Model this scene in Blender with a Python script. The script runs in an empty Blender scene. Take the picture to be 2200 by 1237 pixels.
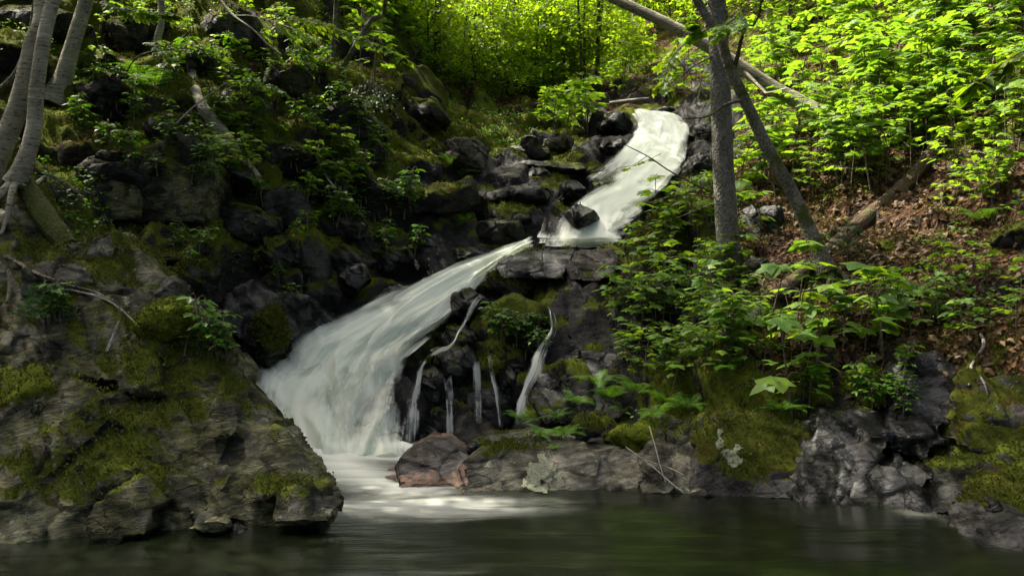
import bpy, bmesh, math, random
import numpy as np
from mathutils import Vector, Matrix, Euler

R = math.radians
C = bpy.context.scene.collection
SC = bpy.context.scene

# ------------------------------------------------------------------ camera, sky, sun, exposure
F = 1900.0      # focal length in photograph pixels (2200 wide)
H = 1.5         # eye height over the pool
cam_d = bpy.data.cameras.new('camera'); cam = bpy.data.objects.new('camera', cam_d); C.objects.link(cam)
cam.location = (0, 0, H); cam.rotation_euler = (R(90), 0, 0)
cam_d.sensor_width = 36; cam_d.lens = 36*F/2200; cam_d.clip_start = 0.05; cam_d.clip_end = 600
SC.camera = cam
SUN = Vector((-0.42, 0.32, 0.85)).normalized()      # towards the sun: high over the left bank, a little beyond the falls
elev = math.asin(SUN.z); azim = math.atan2(SUN.x, SUN.y)
w = bpy.data.worlds.new('World'); SC.world = w; w.use_nodes = True
wn = w.node_tree; bgn = wn.nodes['Background']
sky = wn.nodes.new('ShaderNodeTexSky'); sky.sky_type = 'NISHITA'; sky.sun_disc = False
sky.sun_elevation = elev; sky.sun_rotation = azim
wn.links.new(sky.outputs[0], bgn.inputs[0]); sky.air_density = .4; sky.dust_density = 7.; sky.ozone_density = .2; bgn.inputs[1].default_value = 0.12
sun_d = bpy.data.lights.new('sun', 'SUN'); sun_d.energy = 3.5; sun_d.angle = R(0.55); sun_d.color = (1, .93, .80)
sun = bpy.data.objects.new('sun', sun_d); C.objects.link(sun); sun.location = (-12, 14, 24)
sun.rotation_euler = (-SUN).to_track_quat('-Z', 'Y').to_euler()
SC.view_settings.view_transform = 'Standard'; SC.view_settings.look = 'None'
SC.view_settings.exposure = 2.08; SC.view_settings.gamma = 1
SC.render.engine = 'CYCLES'
cy = SC.cycles
cy.adaptive_threshold = .015; cy.use_denoising = True; cy.denoiser = 'OPENIMAGEDENOISE'; cy.denoising_input_passes = 'RGB_ALBEDO_NORMAL'; cy.denoising_prefilter = 'ACCURATE'
cy.max_bounces = 8; cy.diffuse_bounces = 3; cy.glossy_bounces = 3; cy.transmission_bounces = 4; cy.transparent_max_bounces = 16
cy.sample_clamp_indirect = 4; cy.caustics_reflective = False; cy.caustics_refractive = False
SC.render.film_transparent = False

def P(px, py, Y):
    """photo pixel + distance -> world point"""
    return np.array(((px-1100)/F*Y, Y, H-(py-618.5)/F*Y))

# ------------------------------------------------------------------ noise
def _h(ix, iy, iz, s):
    n = (ix.astype(np.int64)*73856093) ^ (iy.astype(np.int64)*19349663) ^ (iz.astype(np.int64)*83492791) ^ (s*2654435)
    n = (n ^ (n >> 13))*1274126177 & 0x7fffffff
    n = (n ^ (n >> 16))*668265263 & 0x7fffffff
    return ((n ^ (n >> 15)) & 0xffffff)/float(0xffffff)
def vnoise(p, s=0):
    i = np.floor(p); f = p-i; i = i.astype(np.int64); f = f*f*f*(f*(f*6-15)+10)
    o = 0
    for dx in (0, 1):
        wx = f[:, 0] if dx else 1-f[:, 0]
        for dy in (0, 1):
            wy = f[:, 1] if dy else 1-f[:, 1]
            for dz in (0, 1):
                wz = f[:, 2] if dz else 1-f[:, 2]
                o = o + wx*wy*wz*_h(i[:, 0]+dx, i[:, 1]+dy, i[:, 2]+dz, s)
    return o*2-1
def fbm(p, s=0, octv=4, gain=.5, ridge=False):
    a, t, o = 1., 0., 0
    for k in range(octv):
        n = vnoise(p*(2.03**k)+k*17.3, s+k)
        if ridge: n = 1-2*np.abs(n)
        o = o+n*a; t += a; a *= gain
    return o/t
def facets(p, s=0, tilt=.5):
    """voronoi cells, each a tilted plane: angular broken-rock relief; returns height, crack"""
    i = np.floor(p).astype(np.int64)
    f1 = np.full(len(p), 9.); f2 = np.full(len(p), 9.); hgt = np.zeros(len(p)); ws = np.zeros(len(p))
    for dx in (-1, 0, 1):
        for dy in (-1, 0, 1):
            for dz in (-1, 0, 1):
                a, b, c = i[:, 0]+dx, i[:, 1]+dy, i[:, 2]+dz
                q = np.stack((a+_h(a, b, c, s), b+_h(a, b, c, s+1), c+_h(a, b, c, s+2)), 1)
                d = p-q; r = np.sqrt((d*d).sum(1))
                g = np.stack((_h(a, b, c, s+3), _h(a, b, c, s+4), _h(a, b, c, s+5)), 1)*2-1
                hh = (_h(a, b, c, s+6)*2-1)*.28+(d*g).sum(1)*tilt*2
                wt = np.exp(-24*r); hgt += hh*wt; ws += wt
                m = r < f1
                f2 = np.where(m, f1, np.minimum(f2, r)); f1 = np.where(m, r, f1)
    return hgt/ws, f2-f1
def sstep(a, b, x):
    t = np.clip((x-a)/(b-a), 0, 1); return t*t*(3-2*t)

# ------------------------------------------------------------------ mesh helpers
def mesh_np(name, v, faces_flat, sizes, mats=(), smooth=True, uv=None, attrs=None):
    me = bpy.data.meshes.new(name)
    v = np.asarray(v, np.float32); ff = np.asarray(faces_flat, np.int32).ravel()
    n = len(sizes)
    me.vertices.add(len(v)); me.vertices.foreach_set('co', v.ravel())
    me.loops.add(len(ff)); me.loops.foreach_set('vertex_index', ff)
    me.polygons.add(n)
    sizes = np.asarray(sizes, np.int32); st = np.concatenate(([0], np.cumsum(sizes)[:-1])).astype(np.int32)
    me.polygons.foreach_set('loop_start', st)
    me.polygons.foreach_set('use_smooth', np.full(n, smooth, bool))
    me.update(calc_edges=True)
    if uv is not None:
        l = me.uv_layers.new(name='UVMap'); l.data.foreach_set('uv', np.asarray(uv, np.float32)[ff].ravel())
    for k, a in (attrs or {}).items():
        at = me.attributes.new(k, 'FLOAT', 'POINT'); at.data.foreach_set('value', np.asarray(a, np.float32))
    for m in mats: me.materials.append(m)
    me.validate(); me.update()
    return me
def grid_faces(nu, nv):
    i, j = np.meshgrid(np.arange(nu-1), np.arange(nv-1), indexing='ij')
    a = (i*nv+j).ravel()
    return np.stack((a, a+nv, a+nv+1, a+1), 1)
def obj(name, me, parent=None, loc=None):
    o = bpy.data.objects.new(name, me); C.objects.link(o)
    if parent: o.parent = parent
    if loc is not None: o.location = loc
    return o
def tag(o, label=None, cat=None, group=None, kind=None):
    if label: o['label'] = label
    if cat: o['category'] = cat
    if group: o['group'] = group
    if kind: o['kind'] = kind
    return o
def empty(name, loc=(0, 0, 0), rz=0):
    o = bpy.data.objects.new(name, None); C.objects.link(o); o.location = loc; o.rotation_euler = (0, 0, rz); o.empty_display_size = .1
    return o
def mesh_arrays(me):
    v = np.empty(len(me.vertices)*3, np.float32); me.vertices.foreach_get('co', v)
    n = np.empty(len(me.vertices)*3, np.float32); me.vertices.foreach_get('normal', n)
    return v.reshape(-1, 3).astype(np.float64), n.reshape(-1, 3).astype(np.float64)
def catmull(pts, n):
    p = np.asarray(pts, float); m = len(p)
    t = np.linspace(0, m-1, n); i = np.clip(np.floor(t).astype(int), 0, m-2); f = (t-i)[:, None]
    g = lambda k: p[np.clip(k, 0, m-1)]
    a, b, c, d = g(i-1), g(i), g(i+1), g(i+2)
    return .5*(2*b+(c-a)*f+(2*a-5*b+4*c-d)*f*f+(3*b-a-3*c+d)*f**3)

class MB:
    """collects vertices and polygons of one mesh"""
    def __init__(s): s.v = []; s.f = []; s.sz = []; s.uv = []; s.n = 0
    def add(s, v, f, uv=None):
        v = np.asarray(v, float).reshape(-1, 3); f = np.asarray(f, int)
        s.v.append(v); s.f.append((f+s.n).ravel()); s.sz.append(np.full(len(f), f.shape[1])); s.n += len(v)
        s.uv.append(np.zeros((len(v), 2)) if uv is None else np.asarray(uv, float))
    def tube(s, pts, rad, sides=8, n=None, rough=0., seed=0, flare=0.):
        pts = np.asarray(pts, float); rad = np.broadcast_to(np.asarray(rad, float), (len(pts),)) if np.ndim(rad) == 0 else np.asarray(rad, float)
        n = n or max(4, len(pts)*4)
        c = catmull(pts, n); r = np.interp(np.linspace(0, 1, n), np.linspace(0, 1, len(rad)), rad)
        tn = np.gradient(c, axis=0); tn /= np.linalg.norm(tn, axis=1)[:, None]+1e-9
        up = np.array((0, 0, 1.)) if abs(tn[:, 2].mean()) < .8 else np.array((0, 1., 0))
        bx = np.cross(tn, up); bx /= np.linalg.norm(bx, axis=1)[:, None]+1e-9; by = np.cross(tn, bx)
        th = np.linspace(0, 2*np.pi, sides+1)[:sides+1]
        ring = c[:, None]+r[:, None, None]*(np.cos(th)[None, :, None]*bx[:, None]+np.sin(th)[None, :, None]*by[:, None])
        v = ring.reshape(-1, 3)
        if rough:
            nn = (v-np.repeat(c, sides+1, 0)); 
            k = 1+rough*fbm(v*(.5/max(r.mean(), .01)), seed, 3)
            v = np.repeat(c, sides+1, 0)+nn*k[:, None]
        ln = np.concatenate(([0], np.cumsum(np.linalg.norm(np.diff(c, axis=0), axis=1))))
        uv = np.stack(np.meshgrid(ln, np.linspace(0, 1, sides+1), indexing='ij')[::-1], -1).reshape(-1, 2)
        i, j = np.meshgrid(np.arange(n-1), np.arange(sides), indexing='ij'); a = (i*(sides+1)+j).ravel()
        s.add(v, np.stack((a, a+1, a+sides+2, a+sides+1), 1), uv)
        for e, sg in ((0, 1), (n-1, -1)):
            idx = np.arange(sides)+e*(sides+1)
            cv = np.concatenate((v[idx], c[e:e+1])); k = np.arange(sides)
            s.add(cv, np.stack((k, (k+1) % sides, np.full(sides, sides)), 1)[:, ::sg], np.zeros((sides+1, 2)))
    def mesh(s, name, mat, smooth=True):
        if isinstance(mat, bpy.types.Material): mat = (mat,)
        return mesh_np(name, np.concatenate(s.v), np.concatenate(s.f), np.concatenate(s.sz), mat, smooth, np.concatenate(s.uv))
    def build(s, name, mat, parent=None, smooth=True): return obj(name, s.mesh(name, mat, smooth), parent)

# ------------------------------------------------------------------ node helpers
class M:
    def __init__(s, name):
        s.m = bpy.data.materials.new(name); s.m.use_nodes = True; s.t = s.m.node_tree; s.t.nodes.clear()
    def n(s, typ, ins=None, **pr):
        nd = s.t.nodes.new('ShaderNode'+typ)
        for k, v in pr.items(): setattr(nd, k, v)
        for k, v in (ins or {}).items():
            sk = nd.inputs[k]
            if isinstance(v, bpy.types.NodeSocket): s.t.links.new(v, sk)
            elif isinstance(v, bpy.types.Node): s.t.links.new(v.outputs[0], sk)
            else:
                if hasattr(sk.default_value, '__len__') and len(sk.default_value) == 4 and len(v) == 3: v = (*v, 1)
                sk.default_value = v
        return nd
    def math(s, op, a, b=None, c=None, clamp=False):
        ins = {0: a}
        if b is not None: ins[1] = b
        if c is not None: ins[2] = c
        return s.n('Math', ins, operation=op, use_clamp=clamp).outputs[0]
    def noise(s, vec, scale, detail=4, rough=.55, dist=0, lac=2., typ=None):
        nd = s.n('TexNoise', {'Vector': vec, 'Scale': scale, 'Detail': detail, 'Roughness': rough, 'Distortion': dist, 'Lacunarity': lac})
        if typ: nd.noise_type = typ
        return nd.outputs[0]
    def ramp(s, fac, stops, interp='LINEAR'):
        nd = s.n('ValToRGB', {0: fac}); cr = nd.color_ramp; cr.interpolation = interp
        while len(cr.elements) < len(stops): cr.elements.new(.5)
        for e, (p, c) in zip(cr.elements, stops):
            e.position = p; e.color = (*c, 1) if hasattr(c, '__len__') else (c, c, c, 1)
        return nd.outputs[0]
    def mix(s, fac, a, b, blend='MIX'):
        nd = s.n('Mix', data_type='RGBA', blend_type=blend); 
        for sk, v in ((nd.inputs[0], fac), (nd.inputs[6], a), (nd.inputs[7], b)):
            if isinstance(v, bpy.types.NodeSocket): s.t.links.new(v, sk)
            elif hasattr(v, '__len__'): sk.default_value = (*v, 1) if len(v) == 3 else v
            elif sk.type == 'RGBA': sk.default_value = (v, v, v, 1)
            else: sk.default_value = v
        return nd.outputs[2]
    def map(s, x, a, b, c=0., d=1., smooth=True):
        nd = s.n('MapRange', {0: x, 1: a, 2: b, 3: c, 4: d}); nd.interpolation_type = 'SMOOTHSTEP' if smooth else 'LINEAR'
        return nd.outputs[0]
    def out(s, sh, disp=None):
        o = s.t.nodes.new('ShaderNodeOutputMaterial'); s.t.links.new(sh if isinstance(sh, bpy.types.NodeSocket) else sh.outputs[0], o.inputs[0])
        return s.m
    def attr(s, name): return s.n('Attribute', attribute_name=name).outputs['Fac']

MOSS = {}
def rock_material(name, dark, mid, light, moss=.5, wet=.5, lichen=.3, warm=(.10, .06, .03), warm_amt=.3, ground=False, mosscol=None):
    """schist rock with lichen, patches of moss on the upward faces, wet film; ground=True also reads the vertex layers of the terrain"""
    m = M(name); MOSS[name] = moss
    tc = m.n('TexCoord').outputs['Object']
    mp = m.n('Mapping', {'Vector': tc, 'Rotation': (R(20), R(38), R(10)), 'Scale': (1, 1, 3.2)}).outputs[0]
    big = m.noise(tc, 1.7, 5, .6); med = m.noise(tc, 7, 6, .65, .4); fine = m.noise(tc, 38, 5, .7); strat = m.noise(mp, 6, 6, .65, .6)
    f = m.math('ADD', m.math('MULTIPLY', big, .45), m.math('ADD', m.math('MULTIPLY', med, .3), m.math('MULTIPLY', strat, .35)))
    col = m.ramp(f, [(.45, dark), (.54, mid), (.64, light)])
    col = m.mix(m.map(m.noise(tc, 2.6, 4, .6, .5), .56, .70, 0, warm_amt), col, warm)
    col = m.mix(m.math('MULTIPLY', m.map(fine, .5, .8), .5), col, m.mix(1., col, (.5, .5, .5), 'MULTIPLY'))
    # grain, bedding lines and hairline cracks of the stone itself
    wv = m.n('VectorMath', {0: mp, 1: m.n('VectorMath', {0: m.n('TexNoise', {'Vector': tc, 'Scale': 3., 'Detail': 4.}).outputs['Color'], 'Scale': .35}, operation='SCALE').outputs[0]}, operation='ADD').outputs[0]
    ck = m.n('TexVoronoi', {'Vector': wv, 'Scale': 3.6}, feature='DISTANCE_TO_EDGE').outputs['Distance']
    ck2 = m.n('TexVoronoi', {'Vector': wv, 'Scale': 11.}, feature='DISTANCE_TO_EDGE').outputs['Distance']
    crack = m.math('MULTIPLY', m.map(ck, 0, .030), m.map(m.math('ADD', ck2, m.math('MULTIPLY', m.map(big, .40, .55), .2)), 0, .05))
    bed = m.noise(m.n('Mapping', {'Vector': wv, 'Scale': (1.5, 1.5, 26)}).outputs[0], 1., 4, .7)
    grain = m.noise(tc, 120, 3, .8)
    col = m.mix(1., col, m.ramp(m.math('ADD', m.math('MULTIPLY', bed, .6), m.math('MULTIPLY', grain, .4)), [(.36, (.30, .30, .30)), (.52, (1, 1, 1)), (.68, (1.75, 1.72, 1.65))]), 'MULTIPLY')
    crack = m.math('MAXIMUM', crack, m.map(m.noise(tc, 1.9, 3), .44, .58))
    col = m.mix(m.math('MULTIPLY', m.math('SUBTRACT', 1., crack), .75), col, (.004, .004, .003))
    # lichen: crusts with ragged edges
    lc = m.math('MULTIPLY', m.map(m.noise(tc, 5.5, 8, .72), .60, .66), m.map(m.noise(tc, 1.3, 2), .45, .6))
    sp = m.n('TexVoronoi', {'Vector': tc, 'Scale': 13., 'Randomness': 1.}).outputs['Distance']
    spots = m.math('MULTIPLY', m.map(m.math('ADD', sp, m.math('MULTIPLY', m.noise(tc, 45, 4), .25)), .32, .26), m.map(m.noise(tc, 2.3, 3), .5, .62))
    lf = m.math('MULTIPLY', m.math('MAXIMUM', lc, spots), lichen)
    col = m.mix(lf, col, m.mix(med, (.13, .15, .07), (.22, .24, .17)))
    geo = m.n('NewGeometry'); nz = m.n('SeparateXYZ', {0: geo.outputs['Normal']}).outputs[2]
    if ground:
        wetf = m.attr('wet'); litf = m.attr('litter')
    x = m.math('ADD', m.attr('moss'), m.math('ADD', m.math('MULTIPLY', m.math('SUBTRACT', med, .5), .55), m.math('MULTIPLY', m.math('SUBTRACT', fine, .5), .35)))
    mm = m.map(x, .46, .56)
    mcs = mosscol or ((.020, .030, .004), (.050, .066, .008), (.105, .115, .013))
    mc = m.ramp(m.math('ADD', m.math('MULTIPLY', m.noise(tc, 3.3, 4, .6), .6), m.math('MULTIPLY', m.noise(tc, 55, 4, .75), .45)), [(.36, mcs[0]), (.52, mcs[1]), (.68, mcs[2])])
    mc = m.mix(m.map(m.noise(tc, 4.1, 4), .56, .68, 0, .55), mc, (.055, .036, .010))
    col = m.mix(mm, col, mc)
    rough = m.math('ADD', m.map(m.noise(tc, 3.1, 4), .35, .65, .66-.40*wet, .85-.35*wet), m.math('MULTIPLY', fine, .12))
    if ground: rough = m.math('SUBTRACT', m.math('ADD', rough, .25), m.math('MULTIPLY', wetf, .5), clamp=True)
    rough = m.mix(mm, rough, .95)
    rough = m.mix(lf, rough, .9)
    if ground:
        # brown leaf mould between the moss
        lm = m.map(m.math('ADD', m.math('ADD', litf, m.math('MULTIPLY', m.math('SUBTRACT', m.noise(tc, 2.4, 5, .6), .5), 1.5)), m.math('MULTIPLY', m.math('SUBTRACT', nz, .6), .5)), .46, .56)
        vl = m.n('TexVoronoi', {'Vector': m.n('Mapping', {'Vector': tc, 'Scale': (1, 1, .6)}).outputs[0], 'Scale': 24., 'Randomness': 1.})
        lcol = m.ramp(m.n('SeparateColor', {0: vl.outputs['Color']}).outputs[0], [(0, (.025, .014, .007)), (.4, (.075, .040, .018)), (.75, (.14, .080, .038)), (1, (.23, .145, .078))], 'CONSTANT')
        col = m.mix(lm, col, m.mix(m.map(fine, .3, .7), lcol, m.mix(1., lcol, (.45, .45, .45), 'MULTIPLY')))
        rough = m.mix(lm, rough, .85)
        col = m.mix(m.math('MULTIPLY', wetf, m.math('SUBTRACT', 1., mm)), col, m.mix(1., col, (.55, .56, .62), 'MULTIPLY'))
    hgt = m.math('ADD', m.math('ADD', m.math('MULTIPLY', med, .4), m.math('ADD', m.math('MULTIPLY', crack, .25), m.math('MULTIPLY', bed, .35))), m.math('ADD', m.math('MULTIPLY', strat, .70), m.math('MULTIPLY', fine, .24-.12*wet)))
    mh = m.math('ADD', m.math('MULTIPLY', m.noise(tc, 90, 3, .7), .5), m.math('MULTIPLY', m.noise(tc, 22, 3), .7))
    hm = m.mix(mm, hgt, m.math('ADD', mh, .25))
    if ground: hm = m.mix(lm, hm, m.math('MULTIPLY', vl.outputs['Distance'], 1.4))
    bp = m.n('Bump', {'Height': hm, 'Strength': .75, 'Distance': .05-.012*wet})
    spec = m.mix(mm, m.map(m.noise(tc, 3.7, 5, .65, .5), .42, .62, .06, .12+.50*wet), .05)
    bs = m.n('BsdfPrincipled', {'Base Color': col, 'Roughness': rough, 'Normal': bp.outputs[0], 'Specular IOR Level': spec})
    return m.out(bs)

MAT = {}
MAT['ground'] = rock_material('ground_rock_moss', (.010, .010, .008), (.024, .022, .018), (.055, .052, .044), moss=.62, wet=.15, lichen=.35, ground=True, mosscol=((.030, .042, .005), (.072, .090, .010), (.145, .155, .016)))
MAT['wet'] = rock_material('wet_black_rock', (.004, .0045, .003), (.0095, .010, .007), (.028, .028, .021), moss=-.15, wet=1., lichen=.05, warm=(.06, .032, .014), warm_amt=.35)
MAT['wetmoss'] = rock_material('wet_mossy_rock', (.006, .006, .004), (.014, .014, .010), (.036, .036, .027), moss=.5, wet=.7, lichen=.08)
MAT['dry'] = rock_material('dry_lichen_rock', (.020, .019, .013), (.062, .059, .042), (.16, .152, .115), moss=-.16, wet=.25, lichen=.9, warm=(.085, .062, .034), warm_amt=.5)
MAT['outcrop'] = rock_material('olive_lichen_outcrop', (.006, .0065, .004), (.030, .031, .014), (.135, .13, .062), moss=.0, wet=.4, lichen=1., warm=(.10, .09, .022), warm_amt=.85)
MAT['mossy'] = rock_material('mossy_boulder', (.012, .012, .010), (.030, .029, .025), (.065, .062, .054), moss=.60, mosscol=((.016, .022, .003), (.040, .050, .006), (.085, .090, .011)), wet=.5, lichen=.2)
MAT['rust'] = rock_material('rust_stained_rock', (.020, .015, .011), (.045, .038, .030), (.11, .10, .085), moss=-.4, wet=.6, lichen=.55, warm=(.20, .08, .03), warm_amt=.6)
MAT['cushion'] = rock_material('moss_cushion', (.03, .04, .006), (.06, .075, .01), (.09, .10, .014), moss=1.6, wet=0., lichen=0., mosscol=((.045, .064, .007), (.10, .125, .012), (.17, .19, .018)))

# ------------------------------------------------------------------ terrain: one height field reaching far up the hillsides
LOWER = [   # flow lines of the lower fall, back edge first (px, py, distance)
 [(1130, 528, 12.35), (1050, 565, 11.6), (860, 640, 10.5), (730, 695, 9.9), (640, 722, 9.6), (585, 770, 9.2), (535, 815, 8.7), (520, 880, 8.45), (590, 975, 8.25)],
 [(1135, 532, 12.3), (1053, 572, 11.5), (875, 655, 10.35), (765, 720, 9.75), (690, 765, 9.4), (640, 815, 9.0), (610, 860, 8.7), (610, 920, 8.4), (640, 982, 8.0)],
 [(1142, 536, 12.2), (1058, 580, 11.4), (900, 672, 10.2), (810, 735, 9.65), (755, 785, 9.3), (725, 830, 9.0), (712, 880, 8.6), (705, 930, 8.3), (705, 985, 7.95)],
 [(1150, 540, 12.1), (1062, 590, 11.25), (930, 690, 10.05), (855, 745, 9.6), (815, 785, 9.3), (800, 830, 9.05), (792, 880, 8.65), (785, 930, 8.35), (780, 980, 8.0)],
 [(1155, 543, 12.0), (1066, 598, 11.1), (965, 695, 9.9), (915, 745, 9.5), (885, 785, 9.25), (872, 830, 9.0), (870, 880, 8.7), (868, 930, 8.4), (865, 975, 8.1)],
]
UPPER = [
 [(1355, 250, 17.5), (1368, 275, 17.0), (1345, 315, 16.2), (1290, 362, 15.1), (1240, 400, 14.2), (1190, 445, 13.2), (1170, 490, 12.75), (1160, 530, 12.45)],
 [(1380, 250, 17.5), (1398, 280, 16.9), (1385, 325, 16.0), (1345, 372, 14.9), (1295, 415, 14.0), (1240, 450, 13.1), (1222, 490, 12.65), (1212, 532, 12.3)],
 [(1420, 255, 17.4), (1440, 282, 16.8), (1435, 335, 15.8), (1400, 382, 14.7), (1355, 428, 13.75), (1300, 462, 13.0), (1285, 495, 12.6), (1272, 534, 12.2)],
 [(1455, 262, 17.3), (1478, 285, 16.7), (1475, 340, 15.7), (1450, 392, 14.6), (1408, 440, 13.6), (1370, 474, 12.9), (1348, 500, 12.5), (1335, 535, 12.15)],
]
CP = []
for ln in LOWER:
    for k, q in enumerate(ln):
        if k < 5: CP.append(P(*q)-(0, -.05, .16))
for ln in UPPER:
    for q in ln: CP.append(P(*q)-(0, -.05, .16))
for q in [ # left bank
 (60, 390, 8.0), (0, 470, 7.6), (200, 560, 8.4), (300, 490, 9.4), (450, 490, 9.7), (300, 300, 10.1), (180, 330, 9.9), (420, 310, 10.4), (150, 210, 10.8), (0, 200, 10.2), (550, 400, 10.9),
 (700, 300, 12.2), (600, 200, 12.7), (400, 120, 12.3), (200, 100, 12.2), (0, 0, 12.5), (700, 100, 14.6), (500, 0, 14.6), (300, 0, 13.8), (700, 0, 16.6), (560, 600, 9.9), (700, 560, 10.6),
 (850, 560, 11.6), (640, 690, 9.75), (760, 655, 10.3), (850, 400, 13), (880, 300, 14.6), (780, 300, 13.4), (850, 180, 16.2), (940, 250, 17.5), (900, 480, 12.4), (1000, 490, 12.5),
 (1050, 420, 13.6), (1000, 300, 16.2), (420, 600, 8.9), (500, 720, 8.9), (380, 720, 8.2),
 # stream bed and top of the falls
 (1150, 470, 13.0), (1120, 400, 14), (1200, 400, 14.1), (1250, 350, 15.2), (1150, 330, 15.6), (1300, 300, 16.6), (1100, 270, 18), (1200, 240, 19.4), (1300, 250, 18.4), (1400, 240, 18.6), (1480, 240, 18.2), (1000, 240, 19.5),
 # back slope
 (1000, 150, 25), (1200, 150, 26), (1400, 150, 25), (1100, 0, 34), (1400, 0, 33), (900, 0, 27), (800, 0, 21.5), (900, 100, 21),
 # right bank
 (1400, 480, 11.9), (1480, 400, 13.2), (1530, 330, 14.6), (1550, 450, 11.6), (1450, 520, 11), (1565, 575, 9.8), (1340, 580, 10.6), (1400, 640, 9.6), (1350, 760, 9.1), (1250, 800, 9.1), (1330, 880, 8.4), (1200, 900, 8.6),
 (1450, 800, 8.1), (1500, 700, 8.8), (1600, 650, 9.1), (1700, 590, 9.4), (1600, 300, 14.2), (1550, 220, 17), (1600, 100, 20), (1700, 200, 15.6), (1750, 400, 11.7), (1800, 300, 13), (1900, 200, 13.6), (1700, 0, 21.5),
 (1900, 0, 18), (2100, 0, 15.5), (2100, 150, 12.8), (2200, 300, 10), (2000, 300, 11.5), (2000, 450, 9.9), (1850, 550, 9.3), (2100, 550, 8.6), (2200, 500, 8.4), (1800, 700, 7.9), (2000, 700, 7.5), (2200, 700, 7.1),
 (1650, 800, 7.5), (1800, 790, 7.2), (2000, 790, 7.0), (2200, 800, 6.7), (1500, 900, 7.5), (1100, 700, 9.9), (1180, 620, 10.8), (1000, 760, 9.7)]: CP.append(P(*q))
for q in [(1.0, 6.9, -.15), (1.6, 6.6, -.2), (2.3, 6.5, -.2), (2.9, 6.4, -.2), (3.6, 6.2, -.2), (4.2, 5.6, -.1), (4.6, 4.6, .1), (0, 7.3, -.3), (-.4, 8.1, -.3), (-1, 7.6, -.4), (-1.6, 7.9, -.35), (-2.2, 8.0, -.25), (-.3, 9.0, .15), (.4, 8.7, .1),
          (0, 5, -.6), (1.5, 5, -.6), (3, 5, -.5), (0, 3, -.7), (2, 3, -.7), (-2, 3.5, -.7), (-1.2, 6.2, -.5), (-2, 4.8, -.6), (-3.4, 4.8, -.5), (-2.2, 6.3, -.1), (-3, 6.2, .2), (-3.6, 6.6, .9), (-2.3, 7.4, .2), (-3.2, 7.6, 1.0), (4, 3, -.5), (0, 0, -.8), (6, 2, .4), (-5, 3, -.4), (-5, 5, .1),
          (-6, 6, 1.7), (-6.5, 8, 3.4), (-8, 10, 6), (-10, 13, 9.5), (-13, 18, 13.5), (-16, 10, 11), (-12, 6, 6.5), (-10, 2, 3), (6, 6, 2.2), (8, 7, 4), (8, 9, 5), (10, 12, 8.2), (13, 16, 11.5), (12, 6, 6), (18, 12, 12), (10, 2, 4),
          (-8, 26, 14.5), (-14, 32, 19), (0, 42, 19), (10, 40, 19.5), (14, 28, 17), (20, 40, 24), (-20, 45, 26), (0, 60, 29), (30, 60, 36), (-30, 60, 36), (30, 30, 24), (-30, 30, 25), (24, 0, 14), (-24, 0, 14)]: CP.append(np.array(q, float))
CP = np.array(CP)
def _solve(cp):
    d = np.linalg.norm(cp[:, None, :2]-cp[None, :, :2], axis=2)
    n = len(cp); A = np.zeros((n+3, n+3)); A[:n, :n] = -d-np.eye(n)*.015
    A[:n, n] = 1; A[:n, n+1:] = cp[:, :2]; A[n, :n] = 1; A[n+1:, :n] = cp[:, :2].T
    return np.linalg.solve(A, np.concatenate((cp[:, 2], np.zeros(3))))
WT = _solve(CP)
def base_z(x, y):
    x = np.atleast_1d(np.asarray(x, float)); y = np.atleast_1d(np.asarray(y, float)); o = np.empty(len(x))
    for a in range(0, len(x), 20000):
        xx, yy = x[a:a+20000], y[a:a+20000]
        d = np.hypot(xx[:, None]-CP[None, :, 0], yy[:, None]-CP[None, :, 1])
        o[a:a+20000] = -d@WT[:len(CP)]+WT[len(CP)]+WT[len(CP)+1]*xx+WT[len(CP)+2]*yy
    return o
def dist_poly(x, y, line):
    d = np.full(len(x), 1e9)
    for a, b in zip(line[:-1], line[1:]):
        ab = np.array(b)-a; t = np.clip(((x-a[0])*ab[0]+(y-a[1])*ab[1])/(ab@ab), 0, 1)
        d = np.minimum(d, np.hypot(x-a[0]-ab[0]*t, y-a[1]-ab[1]*t))
    return d
STREAM = [(3.5, 21), (3.0, 17.8), (2.7, 16.2), (1.9, 14.3), (1.2, 13), (.7, 12.3), (-.1, 11.3), (-1.1, 10.2), (-1.6, 9.3), (-1.5, 8.3), (-1, 6.5), (0, 4)]

def displace(v, n, seed, big=.12, cell=.5, small=.04, fb=.05, strata=.015, sq=(.8, 1, 1.9), rot=(.35, .66, .2)):
    rm = np.array(Euler(rot).to_matrix())
    q = (v@rm)*np.array(sq)
    wv = np.stack([fbm(v*1.3+9.1*k, seed+50+k, 3) for k in range(3)], 1)*.14
    a, ca = facets((q+wv*cell)/cell, seed, .85)
    b, cb = facets((q*np.array((.55, .75, 1.35))+wv*cell*.6)/(cell*.36), seed+20, .85)
    d = a*big+b*small*.8+fbm(v*1.5, seed+30, 5, .42)*fb*.7+fbm(q*np.array((1.5, 1.5, 9)), seed+40, 3)*strata
    d -= (1-sstep(0, .07, ca))*(big*.30+.008)+(1-sstep(0, .10, cb))*small*.25
    return v+n*d[:, None], d

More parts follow.
